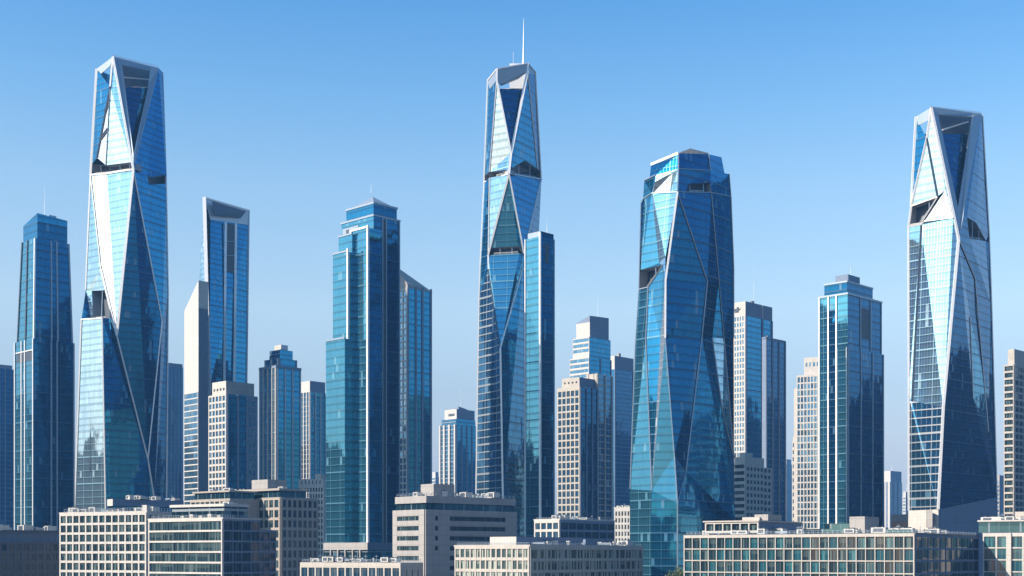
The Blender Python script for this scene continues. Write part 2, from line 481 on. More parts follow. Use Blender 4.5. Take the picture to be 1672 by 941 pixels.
def mast(b, px, top, bot, dD, r=0.25, name='antenna', mat='metal'):
    D = b.D + dD
    p = P(px, bot, D); q = P(px, top, D)
    x, y = b.loc(Vector((p.x, p.y, 0)))
    mb = MB(); n = 8
    for k in range(n):
        a0, a1 = 2 * math.pi * k / n, 2 * math.pi * (k + 1) / n
        for (ra, rb, za, zb) in ((r, r * 0.75, p.z - 1, p.z * 0.55 + q.z * 0.45), (r * 0.5, r * 0.25, p.z * 0.55 + q.z * 0.45, q.z)):
            mb.poly([Vector((x + ra * math.cos(a0), y + ra * math.sin(a0), za)), Vector((x + ra * math.cos(a1), y + ra * math.sin(a1), za)),
                     Vector((x + rb * math.cos(a1), y + rb * math.sin(a1), zb)), Vector((x + rb * math.cos(a0), y + rb * math.sin(a0), zb))], mat)
    return mb.build(name, b.root)

def wedge_roof(b, T, heights, mat, name='roof', z=None):
    """sloping roof solid: heights above T z1 at plan corners (x0y0, x1y0, x1y1, x0y1)"""
    z = T['z1'] if z is None else z
    c = [(T['x0'], T['y0']), (T['x1'], T['y0']), (T['x1'], T['y1']), (T['x0'], T['y1'])]
    lo = [Vector((x, y, z)) for x, y in c]; hi = [Vector((x, y, z + h)) for (x, y), h in zip(c, heights)]
    mb = MB()
    for i in range(4):
        j = (i + 1) % 4
        if heights[i] + heights[j] > 0.02: mb.poly([lo[i], lo[j], hi[j], hi[i]], mat)
    mb.poly([hi[0], hi[1], hi[2]], mat); mb.poly([hi[0], hi[2], hi[3]], mat)
    return mb.build(name, b.root)

def pyramid(b, T, apex, mat, name='roof', base=0.0):
    z = T['z1'] + base
    c = [Vector((x, y, z)) for x, y in ((T['x0'], T['y0']), (T['x1'], T['y0']), (T['x1'], T['y1']), (T['x0'], T['y1']))]
    mb = MB(); ap = Vector(((T['x0'] + T['x1']) / 2 + apex[0], (T['y0'] + T['y1']) / 2 + apex[1], T['z1'] + apex[2]))
    for i in range(4): mb.poly([c[i], c[(i + 1) % 4], ap], mat)
    mb.poly(c[::-1], mat)
    return mb.build(name, b.root)

# ------------------------------------------------------------------ faceted towers
class Crystal:
    def __init__(s, name, label, cat, D, px0, V, group=None):
        s.D = D
        s.root = bpy.data.objects.new(name, None); COL.objects.link(s.root)
        s.org = Vector(((px0 - CX) / F * D, D + 25, 0))
        s.root.location = s.org
        tag(s.root, label, cat, group)
        if name == 'faceted_tower': s.root['group'] = 'faceted glass towers'
        s.V = {k: P(v[0], v[1], D + v[2]) - s.org for k, v in V.items()}
    def p(s, k, push=0.0):
        v = s.V[k] if isinstance(k, str) else P(k[0], k[1], s.D + k[2]) - s.org
        return v + Vector((0, push, 0))
    def facets(s, lst, name='curtain_wall'):
        mb = MB()
        for mat, ks in lst:
            pts = [s.p(k) for k in ks]
            n = sum(((pts[i] - pts[0]).cross(pts[i + 1] - pts[0]) for i in range(1, len(pts) - 1)), Vector())
            if n.y > 0: pts.reverse()
            mb.poly(pts, mat)
        return mb.build(name, s.root)
    def back(s, left, right, dy, mat='blue', mid=0.5, top=True):
        L = [s.p(k) for k in left]; Rt = [s.p(k) for k in right]
        zs = sorted({round(v.z, 2) for v in L + Rt}, reverse=True)
        def at(ch, z):
            if z >= ch[0].z: return Vector((ch[0].x, ch[0].y, z if z <= ch[0].z else ch[0].z))
            for a, b_ in zip(ch, ch[1:]):
                if a.z >= z >= b_.z:
                    t = (a.z - z) / max(1e-6, a.z - b_.z); return a.lerp(b_, t)
            return ch[-1].copy()
        mb = MB(); prev = None
        for z in zs:
            l, r = at(L, z), at(Rt, z)
            bk = Vector((l.x * (1 - mid) + r.x * mid, dy - 25, (l.z + r.z) / 2))
            if prev:
                mb.poly([prev[0], l, bk, prev[2]], mat); mb.poly([prev[2], bk, r, prev[1]], mat)
            prev = (l, r, bk)
        return mb.build('rear_curtain_wall', s.root)
    def roofcap(s, ks, mat='roof', name='roof'):
        mb = MB(); mb.poly([s.p(k) for k in ks], mat); return mb.build(name, s.root)
    def rib(s, a, b, w=1.0, d=1.0, mat='metal', name='edge_rib', push=-0.25):
        mb = MB(); beam_pts(mb, s.p(a, push), s.p(b, push), w, d, mat); return mb.build(name, s.root)
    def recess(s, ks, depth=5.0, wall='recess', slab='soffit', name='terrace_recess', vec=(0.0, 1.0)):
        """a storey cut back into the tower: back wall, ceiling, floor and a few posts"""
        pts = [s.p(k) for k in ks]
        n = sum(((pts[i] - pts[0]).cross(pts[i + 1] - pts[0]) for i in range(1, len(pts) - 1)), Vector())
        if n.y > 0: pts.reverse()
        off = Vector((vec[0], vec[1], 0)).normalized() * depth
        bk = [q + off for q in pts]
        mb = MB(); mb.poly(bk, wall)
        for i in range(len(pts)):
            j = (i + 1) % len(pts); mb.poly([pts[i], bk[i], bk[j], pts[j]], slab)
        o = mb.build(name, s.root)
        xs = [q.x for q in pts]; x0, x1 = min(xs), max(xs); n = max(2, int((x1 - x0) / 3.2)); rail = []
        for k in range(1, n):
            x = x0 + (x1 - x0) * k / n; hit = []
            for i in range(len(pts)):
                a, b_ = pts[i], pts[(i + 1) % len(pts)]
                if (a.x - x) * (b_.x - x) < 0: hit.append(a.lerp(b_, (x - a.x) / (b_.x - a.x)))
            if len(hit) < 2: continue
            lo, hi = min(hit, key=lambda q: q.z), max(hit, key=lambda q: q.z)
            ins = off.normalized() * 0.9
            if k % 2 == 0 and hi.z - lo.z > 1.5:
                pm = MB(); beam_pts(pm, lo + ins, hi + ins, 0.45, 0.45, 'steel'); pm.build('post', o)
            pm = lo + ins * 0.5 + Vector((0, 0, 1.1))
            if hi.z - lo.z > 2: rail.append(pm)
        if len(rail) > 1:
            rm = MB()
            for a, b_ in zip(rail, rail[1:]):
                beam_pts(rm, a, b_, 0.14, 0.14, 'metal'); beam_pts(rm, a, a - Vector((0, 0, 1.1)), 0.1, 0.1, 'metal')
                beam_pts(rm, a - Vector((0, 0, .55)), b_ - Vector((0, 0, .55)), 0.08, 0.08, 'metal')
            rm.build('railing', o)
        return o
    def solid(s, ks, depth, mat, name, push=0.0, vec=(0, 1)):
        """a flat panel with thickness"""
        pts = [s.p(k, push) for k in ks]
        n = sum(((pts[i] - pts[0]).cross(pts[i + 1] - pts[0]) for i in range(1, len(pts) - 1)), Vector())
        if n.y > 0: pts.reverse()
        off = Vector((vec[0], vec[1], 0)).normalized() * depth
        bk = [q + off for q in pts]
        mb = MB(); mb.poly(pts, mat); mb.poly(bk[::-1], mat)
        for i in range(len(pts)):
            j = (i + 1) % len(pts); mb.poly([pts[j], pts[i], bk[i], bk[j]], mat)
        return mb.build(name, s.root)
def frustum(b, top, bot, ztop, zbot, mat, lm=None, rm=None, name='curtain_wall', topmat='roof'):
    (x0, x1, y0, y1), D = b.rect(*top); (X0, X1, Y0, Y1), D2 = b.rect(*bot)
    z1 = b.z(ztop, D); z0 = 0.0 if zbot is None else b.z(zbot, D2)
    lo = [Vector(c) for c in ((X0, Y0, z0), (X1, Y0, z0), (X1, Y1, z0), (X0, Y1, z0))]
    hi = [Vector(c) for c in ((x0, y0, z1), (x1, y0, z1), (x1, y1, z1), (x0, y1, z1))]
    mb = MB()
    for i, m in enumerate((lm, rm, None, None)):  # left and right sides can carry lit and shaded tints
        j = (i + 1) % 4; mb.poly([lo[i], lo[j], hi[j], hi[i]], m or mat)
    mb.poly(hi, topmat)
    return mb.build(name, b.root)

# ================================================================= front row of low buildings
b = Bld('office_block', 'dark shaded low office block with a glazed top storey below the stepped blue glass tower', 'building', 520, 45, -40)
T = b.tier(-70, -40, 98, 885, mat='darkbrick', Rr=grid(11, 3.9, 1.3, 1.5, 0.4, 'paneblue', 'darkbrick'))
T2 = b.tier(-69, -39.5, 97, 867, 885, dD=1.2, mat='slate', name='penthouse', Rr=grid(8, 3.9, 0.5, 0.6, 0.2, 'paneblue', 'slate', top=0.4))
b.parapet(T2, 0.5, 'darkbrick', 0.8, 0.8, name='roof_slab')
b.boxm('roof_hatch', T['x1'] - 9, T['x1'] - 4, T['y0'] + 42, T['y0'] + 47, T2['z1'], T2['z1'] + 3.2, 'white')
b.clutter(T2, 31, 19, 1.32, (0.05, 0.95), (0.6, 0.97))
b.done()

b = Bld('office_block', 'cream square-windowed office block with white grid front behind the ribbon-windowed block', 'building', 504, 27, 240)
T = b.tier(98.5, 240, 284, 836, mat='white', L=grid(13, 3.62, 0.66, 0.9, 0.5, 'pane', 'white', top=1.1), Rr=grid(5, 3.62, 1.0, 1.1, 0.3, 'paneblue', 'white', top=1.1), parapet=0.35)
b.railing(T, 1.6, 1.0, 1.6)
b.boxm('stair_head', T['x1'] - 2.8, T['x1'] - 0.8, T['y0'] + 0.7, T['y0'] + 2.7, T['z1'], T['z1'] + 2.6, 'white')
b.clutter(T, 32, 16, 1.20, (0.1, 0.7))
b.done()

b = Bld('low_slab_building', 'long flat slab, shade-coloured blue-grey with one sunlit pale end, at the foot of the leftmost faceted tower', 'building', 570, 50, 184)
T = b.tier(175, 184, 300, 815, 826, mat='bluegrey', lm='white')  # side coloured as shaded, end coloured as sunlit
b.tier(176, 184.5, 299, 826, None, dD=1.2, mat='deep', name='curtain_wall')
b.boxm('roof_vent', T['x0'] + 3, T['x0'] + 4.6, T['y0'] + 8, T['y0'] + 10, T['z1'], T['z1'] + 1.3, 'white')
b.clutter(T, 43, 12, 1.08, (0.05, 0.95))
b.done()

b = Bld('office_block', 'low office block with long ribbon windows between pale bands and a glazed penthouse', 'building', 455, 32, 364)
T = b.tier(243.5, 364, 424, 846, mat='white', L=bands(8, 3.6, 0.62, 'white', 'pane', 0.4, 1.0, seg=6, edge=0.5), Rr=grid(4, 3.6, 0.3, 0.55, 0.3, 'paneblue', 'bluegrey', top=0.9), parapet=0.25)
(wx0, wx1, wy0, wy1), _ = b.rect(243.5, 364, 452)
W = dict(x0=T['x0'] + 8, x1=T['x1'] - 0.6, y0=T['y1'] - 0.6, y1=wy1, z0=0.0, z1=T['z1'] - 3.7, D=460)
b.boxm('wall', W['x0'], W['x1'], W['y0'], W['y1'], 0, W['z1'], 'bluegrey', 'roof')
grid(3, 3.6, 0.3, 0.55, 0.3, 'paneblue', 'bluegrey')(b, W, 'R')
T2 = b.tier(281, 366, 404, 827, 846, dD=4.0, mat='band', name='penthouse')
b.boxm('roof_slab', T2['x0'] - 0.6, T2['x1'] + 0.6, T2['y0'] - 0.6, T2['y1'] + 0.6, T2['z1'], T2['z1'] + 0.9, 'white')
b.railing(T, 1.1, 0.5, 1.2)
for k in range(5):
    xx = T['x1'] - 4 - k * 4.3
    b.boxm('planter', xx, xx + 1.6, T['y0'] + 1.2, T['y0'] + 2.2, T['z1'], T['z1'] + 1.0 + 0.5 * (k % 2), 'white')
b.clutter(T2, 33, 6, 0.96)
b.done()

b = Bld('stone_building', 'tan stone building with flat overhanging roof behind the ribbon-windowed block', 'building', 600, 40, 458)
T = b.tier(374, 458, 519, 812, mat='beige', L=grid(10, 4.5, 0.85, 1.2, 0.5, 'pane', 'beige', top=1.2), Rr=grid(7, 4.5, 1.1, 1.3, 0.4, 'paneblue', 'beige', top=1.2))
T2 = b.tier(376, 457, 500, 801, 812, dD=1.5, mat='band', name='penthouse')
b.boxm('roof_slab', T2['x0'] - 1, T2['x1'] + 1, T2['y0'] - 1.2, T2['y1'] + 1, T2['z1'], T2['z1'] + 0.9, 'beige')
W = b.tier(312, 377, (16,), 814, dD=-4, mat='beige', L=grid(8, 4.5, 0.85, 1.2, 0.5, 'pane', 'beige', top=1.2))
W2 = b.tier(318, 375, (14,), 803.5, 814, dD=-2.5, mat='band', name='penthouse')
b.boxm('roof_slab', W2['x0'] - 0.8, W2['x1'] + 0.8, W2['y0'] - 0.8, W2['y1'] + 1, W2['z1'], W2['z1'] + 0.7, 'beige')
b.tier(411, 437, 468, 783, 798, dD=8, mat='grey', name='lift_house')
b.clutter(T2, 34, 9, 1.08); b.clutter(W2, 35, 8, 1.08)
b.done()

b = Bld('office_block', 'narrow white block with rows of small square windows beside the big stepped glass tower', 'building', 800, 22, 529)
T = b.tier(505, 529, (18,), 794, mat='white', L=grid(5, 3.75, 0.75, 1.3, 0.4, 'pane', 'white'))
W = b.tier(488, 528, (20,), 782, 797, dD=5, mat='white', name='upper_storey', L=grid(6, 3.9, 1.8, 1.6, 0.3, 'pane', 'white'))
b.tier(514, 524, (5,), 774, 782, dD=7, mat='white', name='lift_house')
b.done()

b = Bld('podium_building', 'low cream podium with one row of dark windows, below the big stepped tower', 'building', 420, 33, 655)
T = b.tier(491, 655, 690, 919, mat='cream', L=grid(13, 4.6, 0.55, 0.9, 0.35, 'paneblue', 'cream', top=1.7), Rr=grid(3, 4.6, 2.4, 1.6, 0.2, 'paneblue', 'cream', top=2.2))
b.railing(T, 0.9, 0.4, 1.2)
b.clutter(T, 36, 25, 0.96, (0.02, 0.3))
b.done()

b = Bld('concrete_building', 'blocky grey concrete building with ribbon slots and a deep top fascia', 'building', 485, 47, 694)
T = b.tier(642.5, 694, 843, 832, mat='grey', L=bands(7, 3.62, 2.0, 'grey', 'pane', 0.45, 2.3, x=(0.12, 0.86)), Rr=bands(7, 3.62, 2.0, 'grey', 'paneblue', 0.45, 2.3, x=(0.24, 0.88), seg=3))
b.tier(646, 695, 840, 821, 832, dD=1.6, mat='band', name='clerestory')
T2 = b.tier(645, 696, 842, 809.5, 821, dD=0.3, mat='grey', name='fascia')
b.tier(687, 708, 742, 790, 810, dD=9, mat='grey', name='lift_house')
for k, t in enumerate((0.3, 0.62)):
    y = T['y0'] + (0.06 + 0.0) * (T['y1'] - T['y0']) + 2.0 * k * 0.2
for r in range(4):
    b.window('R', T, 0.11 * (T['y1'] - T['y0']), T['z1'] - 2.3 - 3.62 * (r + 1) + 2.0, 1.3, 1.6, 'paneblue', off=0.52)
b.railing(T2, 1.0, 0.5, 2.2)
b.clutter(T2, 37, 19, 1.20, (0.1, 0.9))
b.done()

b = Bld('office_block', 'small block with white windowed end and long dark side behind the curtained block', 'building', 600, 42, 914)
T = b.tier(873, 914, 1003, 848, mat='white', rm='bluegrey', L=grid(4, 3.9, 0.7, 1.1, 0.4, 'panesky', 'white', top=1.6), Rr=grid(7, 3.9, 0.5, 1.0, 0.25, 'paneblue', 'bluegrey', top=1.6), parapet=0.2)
b.railing(T, 0.9, 0.6, 1.8)
b.clutter(T, 38, 16, 1.08, (0.03, 0.9))
b.done()

b = Bld('office_block', 'slim white block with five columns of windows tucked against the broad faceted tower', 'building', 720, 22, 1030)
T = b.tier(1003, 1030, (16,), 829, mat='white', L=grid(5, 3.6, 0.75, 1.2, 0.4, 'pane', 'white', top=2.0), parapet=0.3)
b.clutter(T, 44, 4, 0.96)
b.done()

b = Bld('office_block', 'low cream block with curtained windows and long shaded side, bottom row', 'building', 412, 40, 865)
T = b.tier(743.5, 865, 1049, 891, mat='cream', L=grid(14, 3.6, 0.45, 0.95, 0.4, 'panelight', 'cream', top=1.0), Rr=grid(18, 3.6, 0.45, 0.95, 0.3, 'panelight', 'cream', top=1.3), parapet=0.25)
b.tier(800, 843, 958, 876.5, 891, dD=6, mat='bluegrey', lm='white', name='plant_room')
b.tier(952, 956, 975, 881, 891, dD=22, mat='bluegrey', name='plant_room')
b.railing(T, 0.9, 0.5, 1.1)
b.clutter(T, 39, 32, 1.08, (0.03, 0.95), (0.5, 0.97))
b.done()

b = Bld('office_block', 'long low block with thin white grid over dark teal windows and roof pavilion', 'building', 384, 36, 1494)
T = b.tier(1117.5, 1494, 1597, 871, mat='darksteel', rm='darksteel', L=grid(26, 3.62, 0.24, 0.36, 0.55, ['pane', 'pane', 'paneteal'], 'cream', top=0.9, edge=0.35), Rr=grid(11, 3.62, 0.25, 0.6, 0.25, 'paneblue', 'bluegrey', top=1.0), parapet=0.2)
b.railing(T, 1.0, 0.6, 1.5)
Pv = b.tier(1153, 1240, 1308, 852, 870, dD=b.on(1240, 5), mat='cream', rm='bluegrey', name='pavilion', L=grid(6, 2.4, 0.35, 0.2, 0.8, 'pane', 'white', top=0.55, edge=0.4))
b.boxm('roof_slab', Pv['x0'] - 0.6, Pv['x1'] + 0.4, Pv['y0'] - 1.2, Pv['y1'], Pv['z1'], Pv['z1'] + 0.45, 'cream')
b.tier(1232, 1254, 1276, 840, 853, dD=b.on(1254, 12), mat='grey', name='lift_house')
b.tier(1212, 1240, 1254, 844.5, 853, dD=b.on(1240, 11), mat='cream', name='lift_house')
b.tier(1387, 1412, 1435, 843.5, 871, dD=b.on(1412, 4), mat='grey', name='stair_head')
b.tier(1346, 1386, (6,), 855, 871, dD=b.on(1386, 8), mat='band', name='skylight')
b.tier(1312, 1384, (0.3,), 863.5, 871, dD=b.on(1384, 1.5), mat='band', name='glass_balustrade')
b.tier(1437, 1488, (0.3,), 864.5, 871, dD=b.on(1488, 2), mat='band', name='glass_balustrade')
b.clutter(T, 40, 35, 1.08, (0.03, 0.25)); b.clutter(T, 41, 16, 1.08, (0.2, 0.95), (0.75, 0.97))
b.done()

b = Bld('office_block', 'teal-glazed low block with wide white piers and a glass penthouse at the right edge', 'building', 420, 30, 1716)
T = b.tier(1605, 1716, (24,), 870, mat='darksteel', L=grid(5, 3.8, 0.55, 0.4, 0.4, 'paneteal', 'white', top=1.1, edge=0.4), parapet=0.2)
x = T['x0'] + 0.39 * (T['x1'] - T['x0'])
b.boxm('pier', x - 0.75, x + 0.75, T['y0'] - 0.9, T['y0'], 0, T['z1'], 'white')
T2 = b.tier(1598, 1716, (22,), 851, 869, dD=2.2, mat='band', name='penthouse')
b.boxm('roof_slab', T2['x0'] - 0.3, T2['x1'] + 0.3, T2['y0'] - 0.5, T2['y1'] + 0.3, T2['z1'], T2['z1'] + 0.5, 'white')
b.tier(1619, 1714, (12,), 843, 850, dD=6, mat='white', name='upper_storey')
b.tier(1657, 1712, (8,), 835, 843, dD=8, mat='cream', name='lift_house')
b.clutter(T2, 42, 9, 1.08)
b.done()

b = Bld('flat_roofed_annex', 'small cream flat-roofed annex beside the foot of the rightmost faceted tower', 'building', 800, 25, 1492)
T = b.tier(1455, 1492, (15,), 840, mat='cream', L=bands(3, 4.0, 0.7, 'cream', 'paneblue', 0.2, 4.2, edge=0.1))
b.done()

b = Bld('apartment_block', 'stepped white apartment block with shaded window grid in front of the pale slab tower', 'building', 880, 42, 1217)
T = b.tier(1194, 1217, 1247, 746, mat='white', L=bands(20, 4.3, 1.9, 'white', 'pane', 0.5, 5.0, seg=3), Rr=grid(5, 4.3, 1.6, 1.9, 0.3, 'paneblue', 'white', top=6.5))
W = dict(x0=T['x0'], x1=T['x1'] - 0.6, y0=T['y1'] - 0.5, y1=T['y1'] + 11, z0=0, z1=T['z1'] - 6, D=890)
b.boxm('wall', W['x0'], W['x1'], W['y0'], W['y1'], 0, W['z1'], 'white', 'roof')
grid(2, 4.3, 1.6, 1.9, 0.3, 'paneblue', 'white')(b, W, 'R')
b.boxm('lift_house', T['x1'] - 7, T['x1'] - 2, T['y0'] + 3, T['y0'] + 12, T['z1'], T['z1'] + 3, 'white')
b.done()

# ================================================================= box-plan towers, left to right
b = Bld('glass_tower', 'dark blue tower cut off by the left edge of the picture', 'tower', 1100, 45, -14)
T = b.tier(-45, -14, 23, 600, mat='faint', Rr=fins((0.1, 0.35, 0.6, 0.97), 1.0, 0.5, 'bluegrey'))
b.tier(-44, -13, 20, 594, 600, dD=4, mat='bluegrey', name='parapet')
b.done()

b = Bld('glass_tower', 'stepped blue tower with blunt crown, left of the tallest faceted tower', 'tower', 750, 44, 55)
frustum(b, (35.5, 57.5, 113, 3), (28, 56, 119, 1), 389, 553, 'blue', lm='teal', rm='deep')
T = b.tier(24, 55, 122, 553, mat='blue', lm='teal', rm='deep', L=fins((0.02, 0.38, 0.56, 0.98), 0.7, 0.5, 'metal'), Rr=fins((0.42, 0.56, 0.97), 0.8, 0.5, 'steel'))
C_ = b.tier(38, 61, 110, 362, 392, dD=6, mat='blue', rm='deep', name='crown')
wedge_roof(b, C_, (0.2, 4.8, 3.6, 0.2), 'blue', 'crown_top')
b.tier(72, 80, 92, 351, 360, dD=16, mat='steel', name='plant_room')
mast(b, 73, 303, 354, 14, 0.16)
zz = lambda py: b.z(py, 750)
for t0, t1, w_, m_ in ((0.42, 0.56, 1.2, 'recess'),):
    y0, y1 = T['y0'] + t0 * (T['y1'] - T['y0']), T['y0'] + t1 * (T['y1'] - T['y0'])
    b.boxm('recess_shade', T['x1'] - 0.5, T['x1'] + 0.08, y0, y1, 0, T['z1'] - 2, 'deep')  # flat dark strip painting the shade of a recess
b.boxm('loggia', T['x0'] + 2.5, T['x1'] - 1.2, T['y0'] - 0.12, T['y0'] + 1, zz(588), zz(572), 'recess')  # dark box painting the shade inside the loggia
b.boxm('loggia_slab', T['x0'] + 2.0, T['x1'] - 0.8, T['y0'] - 0.5, T['y0'] + 1, zz(572), zz(570.5), 'metal')
for (px, wv) in ((66, 0.6), (80, 1.0), (97, 0.7)):
    p1 = P(px, 400, 0)
mb = MB()
for (ta, tb) in ((0.45, 0.45), (0.60, 0.58), (0.05, 0.12)):
    pass
mb.bm.free()
def slanted_fin(b, top, bot, ztop, zbot, side, t1, t0, w, mat):
    (x0, x1, y0, y1), D = b.rect(*top); (X0, X1, Y0, Y1), D2 = b.rect(*bot)
    z1, z0 = b.z(ztop, D), b.z(zbot, D2)
    if side == 'L': p, q = Vector((x0 + (x1 - x0) * t1, y0, z1)), Vector((X0 + (X1 - X0) * t0, Y0, z0)); f = Vector((0, -1, 0))
    else: p, q = Vector((x1, y0 + (y1 - y0) * t1, z1)), Vector((X1, Y0 + (Y1 - Y0) * t0, z0)); f = Vector((1, 0, 0))
    m = MB(); beam_pts(m, p, q, w, 0.9, mat, f); return m.build('vertical_fin', b.root)
tp, bt = (35.5, 57.5, 113, 3), (28, 56, 119, 1)
for side, t1, t0, mt in (('L', 0.45, 0.50, 'darksteel'), ('L', 0.98, 0.98, 'metal'), ('L', 0.05, 0.03, 'darksteel'), ('R', 0.46, 0.44, 'steel'), ('R', 0.62, 0.60, 'steel'), ('R', 0.98, 0.98, 'steel')):
    slanted_fin(b, tp, bt, 389, 553, side, t1, t0, 0.9, mt)
b.done()

b = Bld('glass_tower', 'low dark blue slab just right of the tallest faceted tower', 'tower', 1150, 45, 270)
T = b.tier(258, 270, 299, 597, mat='faint', Rr=fins((0.1, 0.3, 0.5, 0.7, 0.9), 1.2, 0.4, 'bluegrey'))
b.tier(259, 270.5, 298, 592, 597, dD=2, mat='bluegrey', name='parapet')
b.done()

b = Bld('concrete_tower', 'slender cream slab tower with a slanted top leaning on the wedge-topped glass tower', 'tower', 980, 48, 324)
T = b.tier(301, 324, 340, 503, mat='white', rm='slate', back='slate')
wedge_roof(b, T, (0.5, 20.0, 20.0, 0.5), 'white', 'slanted_top')
Tw = dict(T); Tw['z1'] = b.z(640, 980)
bands(28, 4.4, 0.8, 'white', 'panesky', 0.3, 0.3, seg=3)(b, Tw, 'L')
b.done()

c = Crystal('glass_tower', 'wedge-topped blue glass tower with slanted grey crown and tall white fins', 'tower', 1000, 365, {
    'A': (334, 323, 8), 'C': (406.5, 344, 42), 'A1': (342, 632, 0), 'C1': (402.5, 640, 34), 'L': (325, 458, 14), 'L1': (321, 640, 14),
    'A2': (344, 953, 0), 'C2': (402, 953, 34), 'L2': (318, 953, 14),
    'G0': (343.5, 359, 11.5), 'G1': (405.8, 368, 41.3), 'G2': (345.5, 520, 5), 'G3': (404.5, 520, 38)})
c.facets([('blue', ['G0', 'G1', 'C1', 'A1']), ('deep', ['A1', 'C1', 'C2', 'A2']), ('pale', ['A', 'L', 'L1', 'A1']), ('pale', ['L1', 'L2', 'A2', 'A1'])])
c.back(['A', 'L', 'L1', 'L2'], ['C', 'C1', 'C2'], 62)
c.solid(['A', 'C', 'G1', 'G0'], 3, 'lightsteel', 'crown', -0.5)
c.solid([(346, 329, 9), (402, 346, 36), (393, 357, 34), (353, 352, 12)], 0.5, 'slate', 'crown_opening', -1.2)
c.rib('A', 'A1', 2.6, 1.2, 'metal', 'edge_fin', -0.6); c.rib('A1', 'A2', 2.6, 1.2, 'metal', 'edge_fin', -0.6)
c.rib('C', 'C1', 1.2, 1.2, 'steel', 'edge_fin'); c.rib('A', 'C', 1.0, 1.2, 'metal', 'crown_edge')
c.rib((369.5, 364, 22), (366.5, 660, 12), 1.6, 1.2, 'metal', 'vertical_fin', -1.2); c.rib((386, 366, 30), (383, 660, 21), 1.6, 1.2, 'metal', 'vertical_fin', -1.2)
c.solid([(371, 365, 23), (384.5, 367, 29.5), (384, 447, 27), (370.5, 444, 21)], 0.6, 'recess', 'recess_shade', -0.8)  # proud dark panel, its colour stands for a shaded recess
for py in (395, 418, 440):
    c.rib((371, py, 22), (384.5, py, 28.6), 0.5, 0.5, 'steel', 'recess_slab', -1.3)
c.roofcap(['A', 'C', (372, 360, 60)])

b = Bld('apartment_tower', 'white-gridded apartment tower with blue glass side in front of the wedge-topped tower', 'tower', 770, 44, 370)
T = b.tier(341.5, 370, 420, 643, mat='white', rm='blue', L=grid(5, 4.0, 0.85, 1.15, 0.5, 'panesky', 'white', top=1.0), Rr=fins((0.03, 0.36, 0.66, 0.97), 1.3, 0.5, 'bluegrey'))
b.tier(347, 369.5, 415, 622, 643, dD=4, mat='grey', name='upper_storey', L=grid(4, 3.2, 1.4, 1.6, 0.2, 'pane', 'white', nrow=1, top=3.8))
Tz = dict(T); Tz['y0'] = T['y0'] + 0.69 * (T['y1'] - T['y0']); Tz['y1'] = T['y0'] + 0.95 * (T['y1'] - T['y0'])
grid(2, 4.0, 0.8, 1.2, 0.35, 'panesky', 'bluegrey', top=3)(b, Tz, 'R')
b.done()

b = Bld('office_tower', 'grey stepped tower with ziggurat top and vertical glass strips, between two shorter towers', 'tower', 1000, 44, 451)
T = b.tier(424, 451, 491, 601, mat='pale', rm='blue', L=multi(fins((0.02, 0.24, 0.5, 0.76, 0.98), 1.1, 0.6, 'white')), Rr=fins((0.04, 0.35, 0.66, 0.98), 1.2, 0.6, 'steel'))
b.boxm('parapet', T['x0'] - .3, T['x1'] + .6, T['y0'] - .6, T['y1'] + .3, T['z1'], T['z1'] + 2.0, 'bluegrey')
b.tier(432, 455, 485, 585, 601, dD=6, mat='gridglass', rm='blue', name='setback_storey', Rr=fins((0.05, 0.95), 1.4, 0.4, 'bluegrey'), L=fins((0.05, 0.5, 0.95), 1.4, 0.4, 'white'))
Tt = b.tier(440, 457, 478, 571, 585, dD=11, mat='gridglass', rm='blue', name='setback_storey')
b.tier(448, 459, 470, 563, 571, dD=15, mat='white', rm='steel', name='lift_house')
b.done()

b = Bld('office_tower', 'plain blue-grey tower with narrow vertical ribs, right of the ziggurat-topped tower', 'tower', 1180, 44, 506)
T = b.tier(491, 506, 532, 640, mat='gridglass', rm='blue', L=fins((0.04, 0.35, 0.68, 0.97), 1.2, 0.5, 'cream'), Rr=fins((0.02, 0.34, 0.66, 0.98), 1.2, 0.6, 'steel'))
b.tier(491.5, 506, 531, 622, 640, dD=2, mat='white', rm='bluegrey', name='upper_storey')
b.done()

b = Bld('glass_tower', 'big stepped teal glass tower with a low pyramid roof and stepped shoulders', 'tower', 700, 44, 610)
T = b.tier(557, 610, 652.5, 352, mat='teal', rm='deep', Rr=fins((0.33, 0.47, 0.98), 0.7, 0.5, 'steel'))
y0, y1 = T['y0'] + 0.34 * (T['y1'] - T['y0']), T['y0'] + 0.46 * (T['y1'] - T['y0'])
b.boxm('recess_shade', T['x1'] - 0.5, T['x1'] + 0.1, y0, y1, 0, T['z1'] - 1, 'recess')  # recess shade painted as a thin dark box
C_ = b.tier(565.5, 610, 648, 332, 352, dD=4, mat='blue', rm='deep', name='crown')
b.parapet(T, 0.7, 'steel', 0.5, 0.4)
b.parapet(C_, 0.7, 'steel', 0.5, 0.4)
pyramid(b, C_, (1, 0, 6.8), 'steel')
mast(b, 606, 298, 312, 20, 0.10)
B = b.tier(574, 600.5, (9.5,), 372, dD=-10, mat='teal', rm='blue', name='projecting_bay')
b.boxm('edge_fin', B['x1'] - 0.2, B['x1'] + 0.8, B['y0'] - 0.8, B['y0'] + 0.3, 0, B['z1'] + 1.2, 'metal')
b.boxm('edge_fin', B['x0'] - 0.6, B['x0'] + 0.4, B['y0'] - 0.6, B['y0'] + 0.3, 0, B['z1'] + 0.6, 'metal')
b.boxm('parapet', B['x0'], B['x1'], B['y0'] - 0.4, B['y0'] + 0.4, B['z1'], B['z1'] + 1.0, 'metal')
S0 = b.tier(553, 575, (14,), 383, dD=-4, mat='teal', name='shoulder')
b.boxm('parapet', S0['x0'] - .3, S0['x1'], S0['y0'] - .4, S0['y0'] + .4, S0['z1'], S0['z1'] + .9, 'steel')
